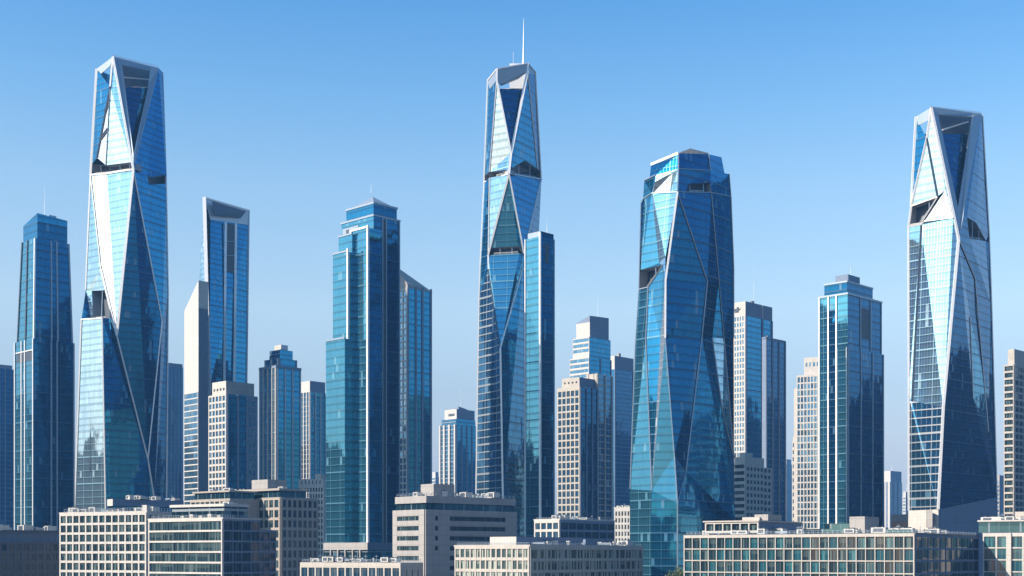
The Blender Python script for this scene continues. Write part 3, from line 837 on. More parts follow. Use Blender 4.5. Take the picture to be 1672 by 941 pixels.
S1 = b.tier(543.5, 568, (16,), 411, dD=-6, mat='teal', name='shoulder')
b.boxm('parapet', S1['x0'] - .3, S1['x1'], S1['y0'] - .4, S1['y0'] + .4, S1['z1'], S1['z1'] + .9, 'steel')
b.boxm('edge_fin', S1['x1'] - 0.1, S1['x1'] + 0.8, S1['y0'] - 0.8, S1['y0'] + 0.3, 0, S1['z1'] + 1.6, 'metal')
S2 = b.tier(532, 563, (18,), 553, dD=-8.5, mat='teal', name='shoulder')
b.boxm('parapet', S2['x0'] - .3, S2['x1'], S2['y0'] - .4, S2['y0'] + .4, S2['z1'], S2['z1'] + .9, 'steel')
PD = b.tier(528, 600, 645, 886, 898, dD=-27, mat='grey', rm='slate', name='podium')
b.tier(529, 600, 644, 898, None, dD=-25.8, mat='band', name='podium_glazing')
for k in range(1, 6):
    t_ = PD['x0'] + (PD['x1'] - PD['x0']) * k / 6; b.boxm('column', t_ - .4, t_ + .4, PD['y0'] - .1, PD['y0'] + .7, 0, PD['z0'], 'grey')
b.boxm('loggia', C_['x1'] - 22, C_['x1'] - 9, T['y0'] - 0.25, T['y0'] + 1, T['z1'] - 11, T['z1'] - 3, 'steel')
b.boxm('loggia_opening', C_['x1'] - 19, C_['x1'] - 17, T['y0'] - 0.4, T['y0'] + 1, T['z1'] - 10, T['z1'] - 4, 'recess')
b.done()

b = Bld('glass_tower', 'cream-edged blue tower with a sloping grey roof, partly hidden by the big stepped teal tower', 'tower', 900, 44, 665)
T = b.tier(640, 665, 704.5, 470, mat='white', rm='blue', L=grid(4, 4.3, 1.0, 1.0, 0.4, 'panesky', 'cream', top=2), Rr=fins((0.02, 0.35, 0.62, 0.97), 1.4, 0.6, 'bluegrey', top=2))
wedge_roof(b, T, (18.5, 3.0, 0.6, 10), 'grey', 'sloping_roof')
b.done()

b = Bld('glass_tower', 'distant blue tower with boxy grey crown and white window frames, left of the spired tower', 'tower', 1400, 44, 744)
T = b.tier(718, 744, 777, 693, mat='gridglass', rm='blue', L=fins((0.03, 0.3, 0.62, 0.97), 2.2, 1.0, 'white'), Rr=fins((0.03, 0.3, 0.55, 0.8), 1.6, 0.6, 'bluegrey'))
b.tier(721, 744.5, 776, 684, 693, dD=4, mat='gridglass', rm='blue', name='setback_storey')
C_ = b.tier(726, 745.5, 775, 668, 684, dD=8, mat='white', rm='bluegrey', name='crown')
b.boxm('crown_slot', C_['x0'] + 6, C_['x1'] - 3, C_['y0'] - 0.2, C_['y0'] + 1, C_['z1'] - 7, C_['z1'] - 4.5, 'recess')
wedge_roof(b, dict(C_, x0=C_['x0'] + 9, y0=C_['y0'] + 3, y1=C_['y0'] + 16), (0.5, 3.0, 0.5, 0.5), 'bluegrey', 'roof')
mast(b, 752, 634, 664, 14, 0.13)
b.done()

b = Bld('office_tower', 'tower with pale ribbon bands and a stepped slanted crown rising behind the cream gridded block', 'tower', 1150, 44, 962)
T = b.tier(931, 962, 998, 583, mat='white', rm='blue', L=bands(40, 4.5, 1.7, 'white', 'panesky', 0.4, 1.0, seg=4), Rr=fins((0.5, 0.98), 1.2, 0.5, 'bluegrey'))
T2 = b.tier(936, 962.5, 997, 550, 583, dD=4, mat='white', rm='blue', name='setback_storey', L=bands(3, 4.5, 1.7, 'white', 'panesky', 0.4, 1.0, seg=4))
T3 = b.tier(941, 963, 994, 526, 550, dD=9, mat='white', rm='bluegrey', name='crown')
wedge_roof(b, T3, (0.5, 5.5, 6.5, 0.5), 'bluegrey', 'slanted_top')
mast(b, 976, 476, 516, 20, 0.14)
b.done()

b = Bld('office_tower', 'cream tower with regular window grid and stepped parapet, nearest of its cluster of three', 'tower', 880, 40, 947)
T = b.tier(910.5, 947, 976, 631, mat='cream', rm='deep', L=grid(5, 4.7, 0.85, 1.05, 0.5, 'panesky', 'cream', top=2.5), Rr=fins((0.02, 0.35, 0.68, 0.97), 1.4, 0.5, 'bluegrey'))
b.tier(918, 946.5, 974, 616, 631, dD=4, mat='cream', rm='bluegrey', name='upper_storey', L=grid(4, 3, 1.8, 1.8, 0.3, 'pane', 'cream', nrow=1, top=2.6))
W = b.tier(958, 975, 1000, 610, dD=16, mat='cream', rm='gridglass', name='wing', L=fins((0.1, 0.6, 0.97), 1.6, 0.4, 'cream'), Rr=fins((0.04, 0.5, 0.96), 1.4, 0.5, 'cream'))
b.done()

b = Bld('office_tower', 'dark blue slab with plain grey cap just left of the broad faceted tower', 'tower', 1250, 44, 1003)
T = b.tier(992, 1003, 1035, 603, mat='faint', Rr=fins((0.03, 0.97), 1.6, 0.6, 'bluegrey'))
b.tier(993, 1003.5, 1034.5, 581, 603, dD=2, mat='white', rm='bluegrey', name='upper_storey')
b.boxm('roof_vent', T['x1'] - 4, T['x1'] - 2, T['y0'] + 9, T['y0'] + 12, T['z1'] + 13, T['z1'] + 16, 'grey')
b.done()

b = Bld('office_tower', 'pale slab tower with dark script sign on its white top beside the broad faceted tower', 'tower', 1000, 44, 1217)
T = b.tier(1190, 1217, 1261, 515, mat='white', rm='blue', L=grid(6, 4.4, 0.9, 1.3, 0.4, 'panesky', 'white', top=0.6), Rr=fins((0.02, 0.62, 0.98), 1.5, 0.6, 'bluegrey'))
C_ = b.tier(1190, 1217.2, 1261, 492, 515, dD=-0.4, mat='white', rm='bluegrey', name='upper_storey')
b.boxm('edge_rib', C_['x1'], C_['x1'] + 0.5, C_['y0'] + 0.61 * (C_['y1'] - C_['y0']), C_['y0'] + 0.635 * (C_['y1'] - C_['y0']), C_['z0'], C_['z1'], 'white')
b.boxm('roof_vent', C_['x1'] - 4, C_['x1'] - 2, C_['y0'] + 12, C_['y0'] + 14.5, C_['z1'], C_['z1'] + 2.2, 'darksteel')
mast(b, 1231, 430, 490, 16, 0.10)
fc = bpy.data.curves.new('sign_lettering', 'FONT'); fc.body = 'egdlr'; fc.size = 5.2; fc.extrude = 0.25; fc.shear = 0.3; fc.offset = 0.09; fc.space_character = 0.9
so = bpy.data.objects.new('sign_lettering', fc); COL.objects.link(so)
me = so.to_mesh(); me2 = me.copy(); so.to_mesh_clear(); bpy.data.objects.remove(so)
me2.name = 'sign_lettering'; so = bpy.data.objects.new('sign_lettering', me2); COL.objects.link(so)
so.parent = b.root; so.rotation_euler = (R(90), 0, 0); so.location = (C_['x1'] - 14.5, C_['y0'] - 0.3, C_['z1'] - 7.2)
me2.materials.clear(); me2.materials.append(M['darksteel'])
b.done()

b = Bld('office_tower', 'lower blue-grey slab tower with narrow ribs beside the tower with the script sign', 'tower', 985, 44, 1250)
T = b.tier(1244, 1250, 1282.5, 553, mat='bluegrey', rm='faint', Rr=fins((0.02, 0.34, 0.66, 0.98), 1.6, 0.6, 'bluegrey', top=0.5))
b.boxm('parapet', T['x0'], T['x1'] + 0.3, T['y0'] - 0.3, T['y1'], T['z1'], T['z1'] + 1.2, 'bluegrey')
b.boxm('roof_vent', T['x1'] - 3, T['x1'] - 1.5, T['y0'] + 5, T['y0'] + 6.5, T['z1'], T['z1'] + 3, 'darksteel')
b.done()

b = Bld('apartment_tower', 'cream apartment tower with fine window grid, left of the dark ribbed glass tower', 'tower', 950, 27, 1341)
T = b.tier(1301, 1341, (24,), 611, mat='white', L=grid(7, 4.7, 0.7, 1.0, 0.5, 'panesky', 'white', top=1.5))
b.tier(1313, 1340, (20,), 583, 611, dD=3, mat='white', name='upper_storey', L=grid(4, 4.7, 1.2, 1.8, 0.4, 'panesky', 'white', nrow=2, top=3.5))
b.boxm('wing', T['x0'] - 2.5, T['x0'], T['y0'] + 1.5, T['y0'] + 18, 0, T['z1'] - 9, 'white')
b.done()

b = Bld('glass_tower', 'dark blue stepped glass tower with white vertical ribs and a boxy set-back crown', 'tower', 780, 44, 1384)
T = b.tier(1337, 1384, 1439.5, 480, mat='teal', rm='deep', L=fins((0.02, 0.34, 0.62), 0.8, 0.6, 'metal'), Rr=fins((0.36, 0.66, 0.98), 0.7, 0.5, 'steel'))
b.parapet(T, 0.8, 'steel', 0.4, 0.4)
xa, xb = T['x0'] + 0.36 * (T['x1'] - T['x0']), T['x0'] + 0.60 * (T['x1'] - T['x0'])
b.boxm('recess_shade', xa, xb, T['y0'] - 0.12, T['y0'] + 1, 0, T['z1'] - 8, 'deep')  # dark tint in place of a shaded recess, no real depth
B = b.tier(1366, 1383.5, 1443, 567, dD=-1.6, mat='teal', rm='deep', name='projecting_bay', L=fins((0.03, 0.97), 0.8, 0.6, 'metal'), Rr=fins((0.02, 0.36, 0.68, 0.98), 0.8, 0.5, 'steel'))
C_ = b.tier(1346, 1383, 1425, 460, 480, dD=5, mat='deep', rm='deep', name='crown')
b.parapet(C_, 0.6, 'steel', 0.5, 0.3)
b.tier(1364, 1385, 1404, 448, 460, dD=11, mat='bluegrey', name='plant_room')
y0, y1 = T['y0'] + 0.38 * (T['y1'] - T['y0']), T['y0'] + 0.64 * (T['y1'] - T['y0'])
b.boxm('recess_shade', T['x1'] - 0.5, T['x1'] + 0.1, y0, y1, T['z1'] - 24, T['z1'] - 6, 'recess')  # recess shade laid on the facade as a dark box
mast(b, 1389, 425, 448, 14, 0.12)
b.done()

b = Bld('apartment_tower', 'cream apartment tower with balcony bands and shaded window grid at the right edge', 'tower', 880, 44, 1656)
T = b.tier(1640, 1656, 1720, 595, mat='cream', L=bands(50, 4.4, 1.3, 'cream', 'pane', 0.9, 1.0, seg=2), Rr=grid(10, 4.4, 1.0, 1.4, 0.4, 'paneblue', 'cream', top=1.5))
b.tier(1646, 1656.5, 1715, 570, 595, dD=4, mat='cream', name='upper_storey', L=grid(2, 4.4, 1.6, 2.0, 0.3, 'pane', 'cream', nrow=2, top=2.5))
b.done()

# far, hazy towers in the gaps
b = Bld('office_tower', 'far hazy blue tower with a small mast, left of the rightmost faceted tower', 'tower', 2400, 44, 1453)
T = b.tier(1440, 1453, 1473, 787, mat='white', rm='faint', L=fins((0.2, 0.6), 3, 1, 'bluegrey'), Rr=fins((0.3, 0.65), 3, 1, 'bluegrey'))
C_ = b.tier(1443, 1454, 1472, 769, 787, dD=8, mat='white', rm='bluegrey', name='crown')
mast(b, 1456.5, 759, 768, 20, 0.6)
b.done()
for (nm, lab, D, a, pl, pc, pr, top, mat, rm) in (
    ('office_tower', 'sliver of far blue tower between the ribbed slab and the cream apartment tower', 2300, 44, 1281, 1284, 1293, 750, 'white', 'faint'),
    ('office_tower', 'thin far grey tower with a spike touching the rightmost faceted tower', 2500, 44, 1474, 1479, 1483, 803, 'white', 'bluegrey'),
    ('office_tower', 'far tan tower in the narrow gap right of the rightmost faceted tower', 2000, 44, 1624, 1632, 1641, 776, 'beige', 'bluegrey'),
    ('office_tower', 'far pale tower peeping out left of the distant tower with boxy crown', 2600, 44, 705, 711, 717, 771, 'white', 'bluegrey'),
    ('office_tower', 'thin cream tower behind the left flank of the cream apartment tower', 1150, 44, 1294, 1300, 1310, 712, 'cream', 'bluegrey')):
    b = Bld(nm, lab, 'tower', D, a, pc)
    T = b.tier(pl, pc, pr, top + 8, mat=mat, rm=rm, L=bands(14, 6.0, 2.6, mat, 'panesky', 0.4, 2.0))
    b.tier(pl + 0.8, pc, pr - 1.2, top, top + 8, dD=6, mat=mat, rm=rm, name='upper_storey')
    if 'spike' in lab: mast(b, 1481, 790, 803, 8, 0.7)
    b.done()

# ================================================================= faceted towers
# --- tallest, left
c = Crystal('faceted_tower', 'leftmost faceted glass tower with a V-braced crown and white diagonal edges', 'tower', 800, 205, {
    'A': (184.5, 93, 14), 'B': (158, 113, 22), 'C': (259, 112, 38), 'C2': (266, 118, 46), 'A2': (180, 142, 13.5),
    'L1a': (150, 268, 27), 'L1': (148, 286, 28), 'M': (218, 277, 8), 'Ma': (214.5, 265, 8.6), 'R1a': (271.5, 286, 34), 'R1': (272, 300, 34),
    'Pa': (173, 270, 18), 'P': (174, 284, 21), 'Q': (165, 440, 16), 'N': (191, 548, 8), 'L2': (140, 474, 25), 'L2b': (133, 522, 15), 'J': (167, 520, 4),
    'L2s': (134.5, 522, 25), 'Q1': (150, 475, 22), 'Q2': (173, 474, 13), 'Q3': (179, 500, 11), 'Q4': (152, 521, 18), 'J2': (179, 520, 8),
    'S': (265, 525, 27), 'R2': (275, 480, 36), 'U': (242, 750, 21), 'W': (252, 814, 25), 'R3': (272, 814, 38),
    'L3': (122, 835, 14.5), 'K3': (172.5, 832, 0), 'L4': (120, 965, 14), 'K4': (174, 965, 0), 'W4': (253, 965, 25), 'R4': (272, 965, 38),
    'D1': (243, 290, 20), 'D2': (243, 302, 20), 'D0': (241, 283, 20), 'X': (158.5, 258, 22), 'B1': (157, 165, 22.6),
    'v1': (199.5, 142, 20), 'v2': (242.5, 143, 34), 'v3': (219, 247, 14), 'o1': (199, 110, 19), 'o2': (244.5, 116, 34)})
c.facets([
    ('blue', ['B', 'A2', 'X', 'L1a', 'B1']), ('glint', ['A2', 'Pa', 'X']), ('pale', ['A2', 'Ma', 'Pa']), ('pale', ['A', 'A2', 'Ma', 'M']),
    ('glint', ['L1', 'P', 'Q']), ('glint', ['P', 'N', 'Q']), ('pale', ['P', 'M', 'N']),
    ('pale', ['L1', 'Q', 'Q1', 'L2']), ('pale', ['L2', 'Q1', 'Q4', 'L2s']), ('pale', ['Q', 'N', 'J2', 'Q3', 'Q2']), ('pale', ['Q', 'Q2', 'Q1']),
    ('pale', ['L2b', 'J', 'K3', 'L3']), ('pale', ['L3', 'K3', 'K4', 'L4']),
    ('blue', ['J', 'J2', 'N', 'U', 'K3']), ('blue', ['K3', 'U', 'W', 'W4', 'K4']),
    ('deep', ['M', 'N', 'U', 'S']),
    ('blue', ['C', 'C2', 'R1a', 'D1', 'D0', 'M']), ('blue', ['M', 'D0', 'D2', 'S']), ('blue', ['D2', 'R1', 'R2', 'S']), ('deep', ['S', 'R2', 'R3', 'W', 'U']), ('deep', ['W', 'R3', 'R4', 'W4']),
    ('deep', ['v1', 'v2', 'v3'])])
c.back(['B', 'L1', 'L2', 'L2b', 'L3', 'L4'], ['C2', 'R1', 'R2', 'R3', 'R4'], 72, 'blue')
c.solid(['A', 'M', (218.5, 252, 9), (199.0, 106, 17), (194, 97, 17)], 1.6, 'steel', 'diagonal_brace', -0.8)
c.solid(['C', 'M', (218.5, 252, 9), (242.5, 142, 30), (246, 112, 32)], 1.6, 'steel', 'diagonal_brace', -0.8)
c.solid(['A', 'C', (245, 117, 32), (199, 107, 18)], 1.6, 'steel', 'crown_beam', -0.85)
c.solid(['A', 'B', (165, 121, 20.5), (180, 108, 15)], 0.6, 'steel', 'crown_screen', -0.3)
c.roofcap(['v1', 'v2', (262, 142, 48), (200, 140, 68), (157, 142, 24), 'A2'])
c.solid([(190, 146, 26), (256, 146, 50), (252, 112, 48), (193, 101, 26)], 0.8, 'slate', 'crown_rear_wall')
c.rib((200, 127, 24), (246, 131, 44), 0.5, 0.6, 'metal', 'crown_post', -0.7)
c.solid(['L2b', 'J', 'J2', 'Q4', 'L2s'], 0.5, 'soffit', 'terrace_floor', 0, (0, 1))
c.recess(['L1a', 'Pa', 'Ma', 'M', 'P', 'L1'], 6, vec=(0.7, 0.7)); c.recess(['D0', 'D1', 'R1a', 'R1', 'D2'], 5, vec=(-0.6, 0.8)); c.recess(['Q1', 'Q2', 'Q3', 'J2', 'Q4'], 7, vec=(0.7, 0.7))
for a_, b_, w_ in (('A', 'M', 1.3), ('M', 'N', 1.5), ('B', 'L1', 1.5), ('L1', 'L2', 0.9), ('L2b', 'L3', 0.9), ('L3', 'L4', 0.9), ('A', 'A2', 1.0), ('Q', 'N', 1.2), ('N', 'U', 0.8), ('U', 'W', 0.8),
                   ('M', 'S', 0.6), ('S', 'U', 0.6), ('C2', 'R1', 0.6), ('R1', 'R2', 0.6), ('R2', 'R3', 0.6), ('L1', 'P', 0.8), ('P', 'M', 0.8), ('J', 'K3', 0.7), ('L2b', 'J', 0.8), ('L1', 'Q', 0.6), ('A', 'C', 0.5)):
    c.rib(a_, b_, w_, 0.9)
c.rib('A2', 'X', 0.8, 0.8, 'darksteel', 'facet_joint'); c.rib('A2', 'Pa', 0.4, 0.5, 'steel', 'facet_joint')
for t in (0.36, 0.74):
    k1 = c.V['A2'].lerp(c.V['X'], t); k2 = c.V['A2'].lerp(c.V['Pa'], t - 0.2)
    mb = MB(); beam_pts(mb, k1 + Vector((0, -0.4, 0)), k2 + Vector((0, -0.4, 0)), 1.6, 0.6, 'recess'); mb.build('facet_slot', c.root)
c.rib((182, 90, 14), (258, 108.5, 38), 0.25, 0.25, 'metal', 'crown_railing')
c.rib((150, 528, 10.5), (147.5, 770, 7.5), 0.6, 0.3, 'recess', 'facet_joint', -0.1)

# --- spired, centre
c = Crystal('faceted_tower', 'slim faceted glass tower with a tall white spire and criss-cross white edges', 'tower', 750, 830, {
    'T0': (796, 132, 22), 'TA': (811.5, 113, 9), 'TB': (862, 104, 18), 'TC': (874.5, 119, 34),
    'A': (811, 131, 9), 'B': (861.5, 116, 18), 'g0': (816.5, 145, 12), 'g1': (855, 146, 19), 'g2': (835.5, 241, 11), 'X': (834.5, 250, 10),
    'Y': (831, 284, 8), 'Ya': (830, 277, 8.4), 'L1a': (791, 288, 25), 'L1': (790, 298, 25), 'r0': (799, 281, 19), 'r1': (799, 291, 19),
    'R1a': (883, 280, 40), 'R1': (884, 293, 40), 'Ra': (878, 276, 35), 'm': (857, 262, 22), 'Rb': (836, 275, 11),
    'Z': (797, 417, 18), 'Za': (800, 405, 17), 'Zb': (846, 402, 14), 'Zc': (848, 414, 14), 'L2': (784, 431, 24), 'W': (855.5, 414, 16), 'R2': (879, 400, 40),
    'W2': (854, 438, 16), 'L3': (782, 486, 24), 'V': (817, 568, 0), 'Vl': (797.5, 440, 17), 'L4': (777, 809, 24), 'V4': (821, 809, 0), 'W4': (857, 809, 26), 'R4': (880, 809, 42),
    'L5': (776, 970, 24), 'V5': (822, 970, 0), 'W5': (858, 970, 26), 'R5': (880, 970, 42)})
c.facets([
    ('blue', ['T0', 'A', 'r0', 'L1a']), ('pale', ['A', 'X', 'Ya', 'r0']), ('deep', ['g0', 'g1', 'g2']), ('blue', ['A', 'g0', 'g2', 'X']), ('blue', ['g1', 'B', 'X', 'g2']),
    ('blue', ['B', 'Ra', 'm', 'Rb', 'X']), ('deep', ['B', 'TC', 'R1a', 'Ra']), ('deep', ['X', 'Rb', 'Ya']),
    ('blue', ['L1', 'r1', 'Z', 'L2']), ('pale', ['r1', 'Y', 'Z']), ('teal', ['Y', 'W', 'Zb', 'Za']), ('teal', ['Y', 'Za', 'Z']), ('blue', ['Y', 'R1', 'W']), ('deep', ['R1', 'R2', 'W']),
    ('teal', ['Z', 'Zc', 'W', 'W2', 'V', 'Vl']), ('blue', ['L2', 'Z', 'Vl', 'L3']), ('gridglass', ['L3', 'Vl', 'V', 'V4', 'L4']), ('gridglass', ['L4', 'V4', 'V5', 'L5']),
    ('deep', ['W2', 'W', 'R2', 'R4', 'W4']), ('blue', ['V', 'W2', 'W4', 'V4']), ('blue', ['V4', 'W4', 'W5', 'V5']), ('deep', ['W4', 'R4', 'R5', 'W5'])])
c.back(['T0', 'L1', 'L2', 'L3', 'L4', 'L5'], ['TC', 'R1', 'R2', 'R4', 'R5'], 66)
c.solid(['TA', 'TB', 'B', (846, 128, 16), (818, 139, 11), 'A'], 2, 'steel', 'crown_beam', -0.4)
c.solid(['T0', 'TA', 'A', (800, 146, 18)], 1, 'steel', 'crown_screen', -0.2); c.solid(['TB', 'TC', (873, 140, 33), 'B'], 1, 'steel', 'crown_screen', -0.2)
c.solid(['A', 'X', (835.5, 232, 10.5), (817, 142, 11.6)], 0.8, 'metal', 'diagonal_brace', -0.6) if False else None
c.roofcap(['g0', 'g1', (868, 146, 36), (835, 144, 60), (798, 146, 22)])
c.recess(['r0', 'Ya', 'Y', 'r1'], 5, vec=(0.7, 0.7)); c.recess(['L1a', 'r0', 'r1', 'L1'], 3, vec=(0.8, 0.6)); c.recess(['Rb', 'm', 'Ra', 'R1a', 'R1', 'Y', 'Ya'], 5, vec=(-0.5, 0.85)); c.recess(['Za', 'Zb', 'W', 'Zc', 'Z'], 5)
for a_, b_, w_ in (('A', 'X', 0.9), ('X', 'Y', 1.2), ('B', 'X', 1.5), ('Y', 'Z', 1.0), ('Y', 'W', 0.8), ('R1', 'W', 0.8), ('W2', 'V', 0.9), ('V', 'V4', 1.0), ('V4', 'V5', 1.0), ('T0', 'L1', 0.8), ('L1', 'L2', 0.8),
                   ('L2', 'L3', 0.7), ('L3', 'L4', 0.7), ('TC', 'R1', 0.6), ('B', 'Ra', 0.6), ('A', 'r0', 0.5), ('Z', 'Vl', 0.9), ('r1', 'Z', 0.5), ('TA', 'A', 0.9), ('TB', 'B', 0.9), ('L1', 'Y', 0.6), ('Y', 'R1', 0.6), ('T0', 'TA', 0.6), ('TA', 'TB', 0.6), ('TB', 'TC', 0.6)):
    c.rib(a_, b_, w_, 0.8)
c.rib('Vl', 'V', 0.7, 0.6, 'darksteel', 'facet_joint')
class _S: pass
mb = MB(); p0, p1 = c.p((854.5, 106, 26)), c.p((855, 30, 26))
prev = None
for t, r_ in ((0, 0.75), (0.12, 0.62), (0.13, 0.45), (0.5, 0.28), (1.0, 0.06)):
    ctr = p0.lerp(p1, t); ring = [ctr + Vector((r_ * math.cos(k * math.pi / 4), r_ * math.sin(k * math.pi / 4), 0)) for k in range(8)]
    if prev:
        for k in range(8): mb.poly([prev[k], prev[(k + 1) % 8], ring[(k + 1) % 8], ring[k]], 'metal')
    prev = ring
mb.build('spire', c.root)
mb = MB(); q = c.p((846, 108, 30)); mb.box(q.x - 5, q.x + 5, q.y - 3, q.y + 3, q.z - 14, q.z + 0.4, 'metal'); mb.build('spire_base', c.root)
mb = MB(); q = c.p((838, 105, 30)); beam_pts(mb, q + Vector((0, 0, -8)), q + Vector((0, 0, 7)), 0.2, 0.2, 'metal'); mb.build('antenna', c.root)

# --- lower slab attached in front of its right flank
b = Bld('glass_tower', 'slim flat-topped blue glass slab standing against the right flank of the spired tower', 'tower', 742, 44, 882)
T = b.tier(857.5, 882, 905, 386, mat='teal', rm='blue', L=fins((0.02,), 0.6, 0.5, 'metal'), Rr=fins((0.97,), 0.6, 0.5, 'steel'))
C_ = b.tier(862, 882.3, 904, 377.5, 386, dD=0.8, mat='steel', rm='deep', name='crown')
b.boxm('edge_fin', T['x1'] - 0.3, T['x1'] + 0.7, T['y0'] - 0.7, T['y0'] + 0.3, 0, T['z1'] + 2, 'metal')
b.boxm('recess_shade', T['x1'] - 0.3, T['x1'] + 0.1, T['y0'] + 4, T['y0'] + 7, T['z1'] - 14, T['z1'] - 3, 'recess')  # flat dark box coloured as the shade of a recess
mast(b, 893, 355, 378, 8, 0.12)
b.done()

# --- broad, right of centre
c = Crystal('faceted_tower', 'broad faceted blue glass tower with octagonal crown, widest of the faceted towers', 'tower', 650, 1105, {
    'a0': (1063, 269, 22), 'a1': (1107.5, 250.5, 10), 'a2': (1157, 252, 24), 'a3': (1178, 257, 36),
    'b0': (1061, 289, 21), 'b1': (1107.5, 276, 9), 'b2': (1160, 279, 24), 'b3': (1183, 283, 37),
    's0': (1052, 295, 24), 's1': (1071, 286, 15), 's3': (1190.5, 284.5, 38),
    'c0': (1050, 325, 27), 'c0m': (1064, 316, 19), 'c1': (1106, 314, 7), 'c2': (1161.5, 315, 23), 'c3': (1193.5, 322, 39),
    'w1': (1069.5, 297, 14.5), 'w2': (1098, 283, 9.5), 'w3': (1094, 314, 10.6), 'w0': (1066, 316, 17.8),
    'L1': (1046, 333, 26), 'e': (1044.5, 454, 22), 'e2': (1046, 441, 22), 'e3': (1082, 433, 9), 'e4': (1058, 469, 16), 'L2': (1043, 473, 22),
    'h': (1076, 430, 13.8), 'i': (1086.5, 421, 8.3), 'K1': (1086.6, 458, 5), 'R1': (1198, 440, 42), 'q': (1155, 460, 18), 'q2': (1174, 458, 28),
    'K2': (1086, 552, 3), 'L3': (1037, 565, 19), 'f': (1054, 555, 12.5), 'g': (1078.5, 552, 6), 'q3': (1146, 552, 17), 'q4': (1163, 552, 27), 'R2': (1198, 552, 42), 'q5': (1182, 552, 33),
    'K3': (1101, 745, 2), 'R3': (1198.6, 749, 42), 'n': (1120, 770, 9), 'y': (1180, 675, 31), 'L4': (1028.5, 799, 16), 'j': (1064, 801, 4), 'K4': (1106, 822, 0), 'R4': (1200, 850, 42),
    'L5': (1028, 980, 16), 'j5': (1063, 980, 4), 'K5': (1106, 980, 0), 'R5': (1201, 980, 42)})
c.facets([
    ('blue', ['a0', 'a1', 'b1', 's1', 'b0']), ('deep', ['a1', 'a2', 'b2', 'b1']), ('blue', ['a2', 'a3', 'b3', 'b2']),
    ('blue', ['s0', 's1', 'w1', 'c0m', 'c0']), ('glint', ['w1', 'w2', 'w3', 'w0']), ('pale', ['s1', 'b1', 'w2', 'w1']), ('pale', ['w2', 'b1', 'c1', 'w3']), ('pale', ['w1', 'w0', 'c0m']),
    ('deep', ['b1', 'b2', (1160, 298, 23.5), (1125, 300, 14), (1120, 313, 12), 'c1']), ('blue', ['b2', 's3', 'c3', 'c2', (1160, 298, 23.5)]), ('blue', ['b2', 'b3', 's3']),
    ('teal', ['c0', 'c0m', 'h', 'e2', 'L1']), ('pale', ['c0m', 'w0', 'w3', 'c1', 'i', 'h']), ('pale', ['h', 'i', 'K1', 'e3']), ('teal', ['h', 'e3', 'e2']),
    ('teal', ['e4', 'e3', 'K1', 'g']), ('glint', ['K1', 'K2', 'g']), ('teal', ['L2', 'e4', 'f', 'L3']), ('teal', ['e4', 'g', 'f']),
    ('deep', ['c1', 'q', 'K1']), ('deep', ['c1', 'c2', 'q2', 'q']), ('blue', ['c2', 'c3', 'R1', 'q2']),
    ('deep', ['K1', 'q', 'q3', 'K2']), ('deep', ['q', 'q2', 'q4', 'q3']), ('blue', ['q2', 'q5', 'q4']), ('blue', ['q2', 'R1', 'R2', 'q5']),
    ('teal', ['L3', 'f', 'j', 'L4']), ('blue', ['f', 'g', 'j']), ('glint', ['g', 'K2', 'j']), ('teal', ['K2', 'K3', 'K4', 'j']),
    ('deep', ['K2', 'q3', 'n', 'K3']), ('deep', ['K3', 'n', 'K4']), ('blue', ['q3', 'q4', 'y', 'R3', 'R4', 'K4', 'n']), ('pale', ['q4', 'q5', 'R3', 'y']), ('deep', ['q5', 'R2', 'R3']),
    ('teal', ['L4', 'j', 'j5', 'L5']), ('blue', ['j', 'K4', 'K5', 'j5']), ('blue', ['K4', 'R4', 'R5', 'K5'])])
c.back(['a0', 'b0', 's0', 'c0', 'L1', 'L2', 'L3', 'L4', 'L5'], ['a3', 'b3', 's3', 'c3', 'R1', 'R2', 'R3', 'R4', 'R5'], 80)
c.roofcap(['a0', 'a1', 'a2', 'a3', (1120, 262, 72)])
c.solid([(1110, 249, 24), (1127, 242.5, 26), (1157, 250, 34), (1140, 256, 30)], 12, 'white', 'plant_room', 0)
c.recess(['e2', 'e3', 'e4', 'L2'], 6, vec=(0.7, 0.7)); c.recess([(1160, 298, 23.5), (1125, 300, 14), (1120, 313, 12), 'c1', 'c2'], 4, vec=(-0.5, 0.85))
for a_, b_, w_ in (('a0', 'a1', 1.3), ('a1', 'b1', 0.5), ('a2', 'b2', 0.4), ('b1', 'b2', 0.4), ('b1', 'c1', 0.5), ('c1', 'K1', 0.9), ('K1', 'K2', 0.8), ('c1', 'q', 0.5), ('q', 'q3', 0.5), ('q3', 'n', 0.6), ('n', 'K4', 0.6),
                   ('K2', 'K3', 0.4), ('K3', 'K4', 0.5), ('K4', 'K5', 0.5), ('c2', 'q2', 0.4), ('q2', 'q5', 0.4), ('q5', 'R3', 0.6), ('q4', 'y', 0.5), ('y', 'R3', 0.5), ('c0', 'L1', 0.4), ('f', 'j', 0.5), ('e4', 'f', 0.4), ('L1', 'L2', 0.4), ('L2', 'L3', 0.4), ('L3', 'L4', 0.4),
                   ('s3', 'c3', 0.4), ('c3', 'R1', 0.5), ('R1', 'R2', 0.5), ('c0', 'c0m', 0.4), ('c0m', 'c1', 0.5), ('c1', 'c2', 0.4), ('c2', 'c3', 0.4), ('e4', 'L2', 0.5), ('e3', 'e4', 0.5), ('s0', 's1', 0.4)):
    c.rib(a_, b_, w_, 0.7, 'metal' if w_ > 0.7 else 'steel')

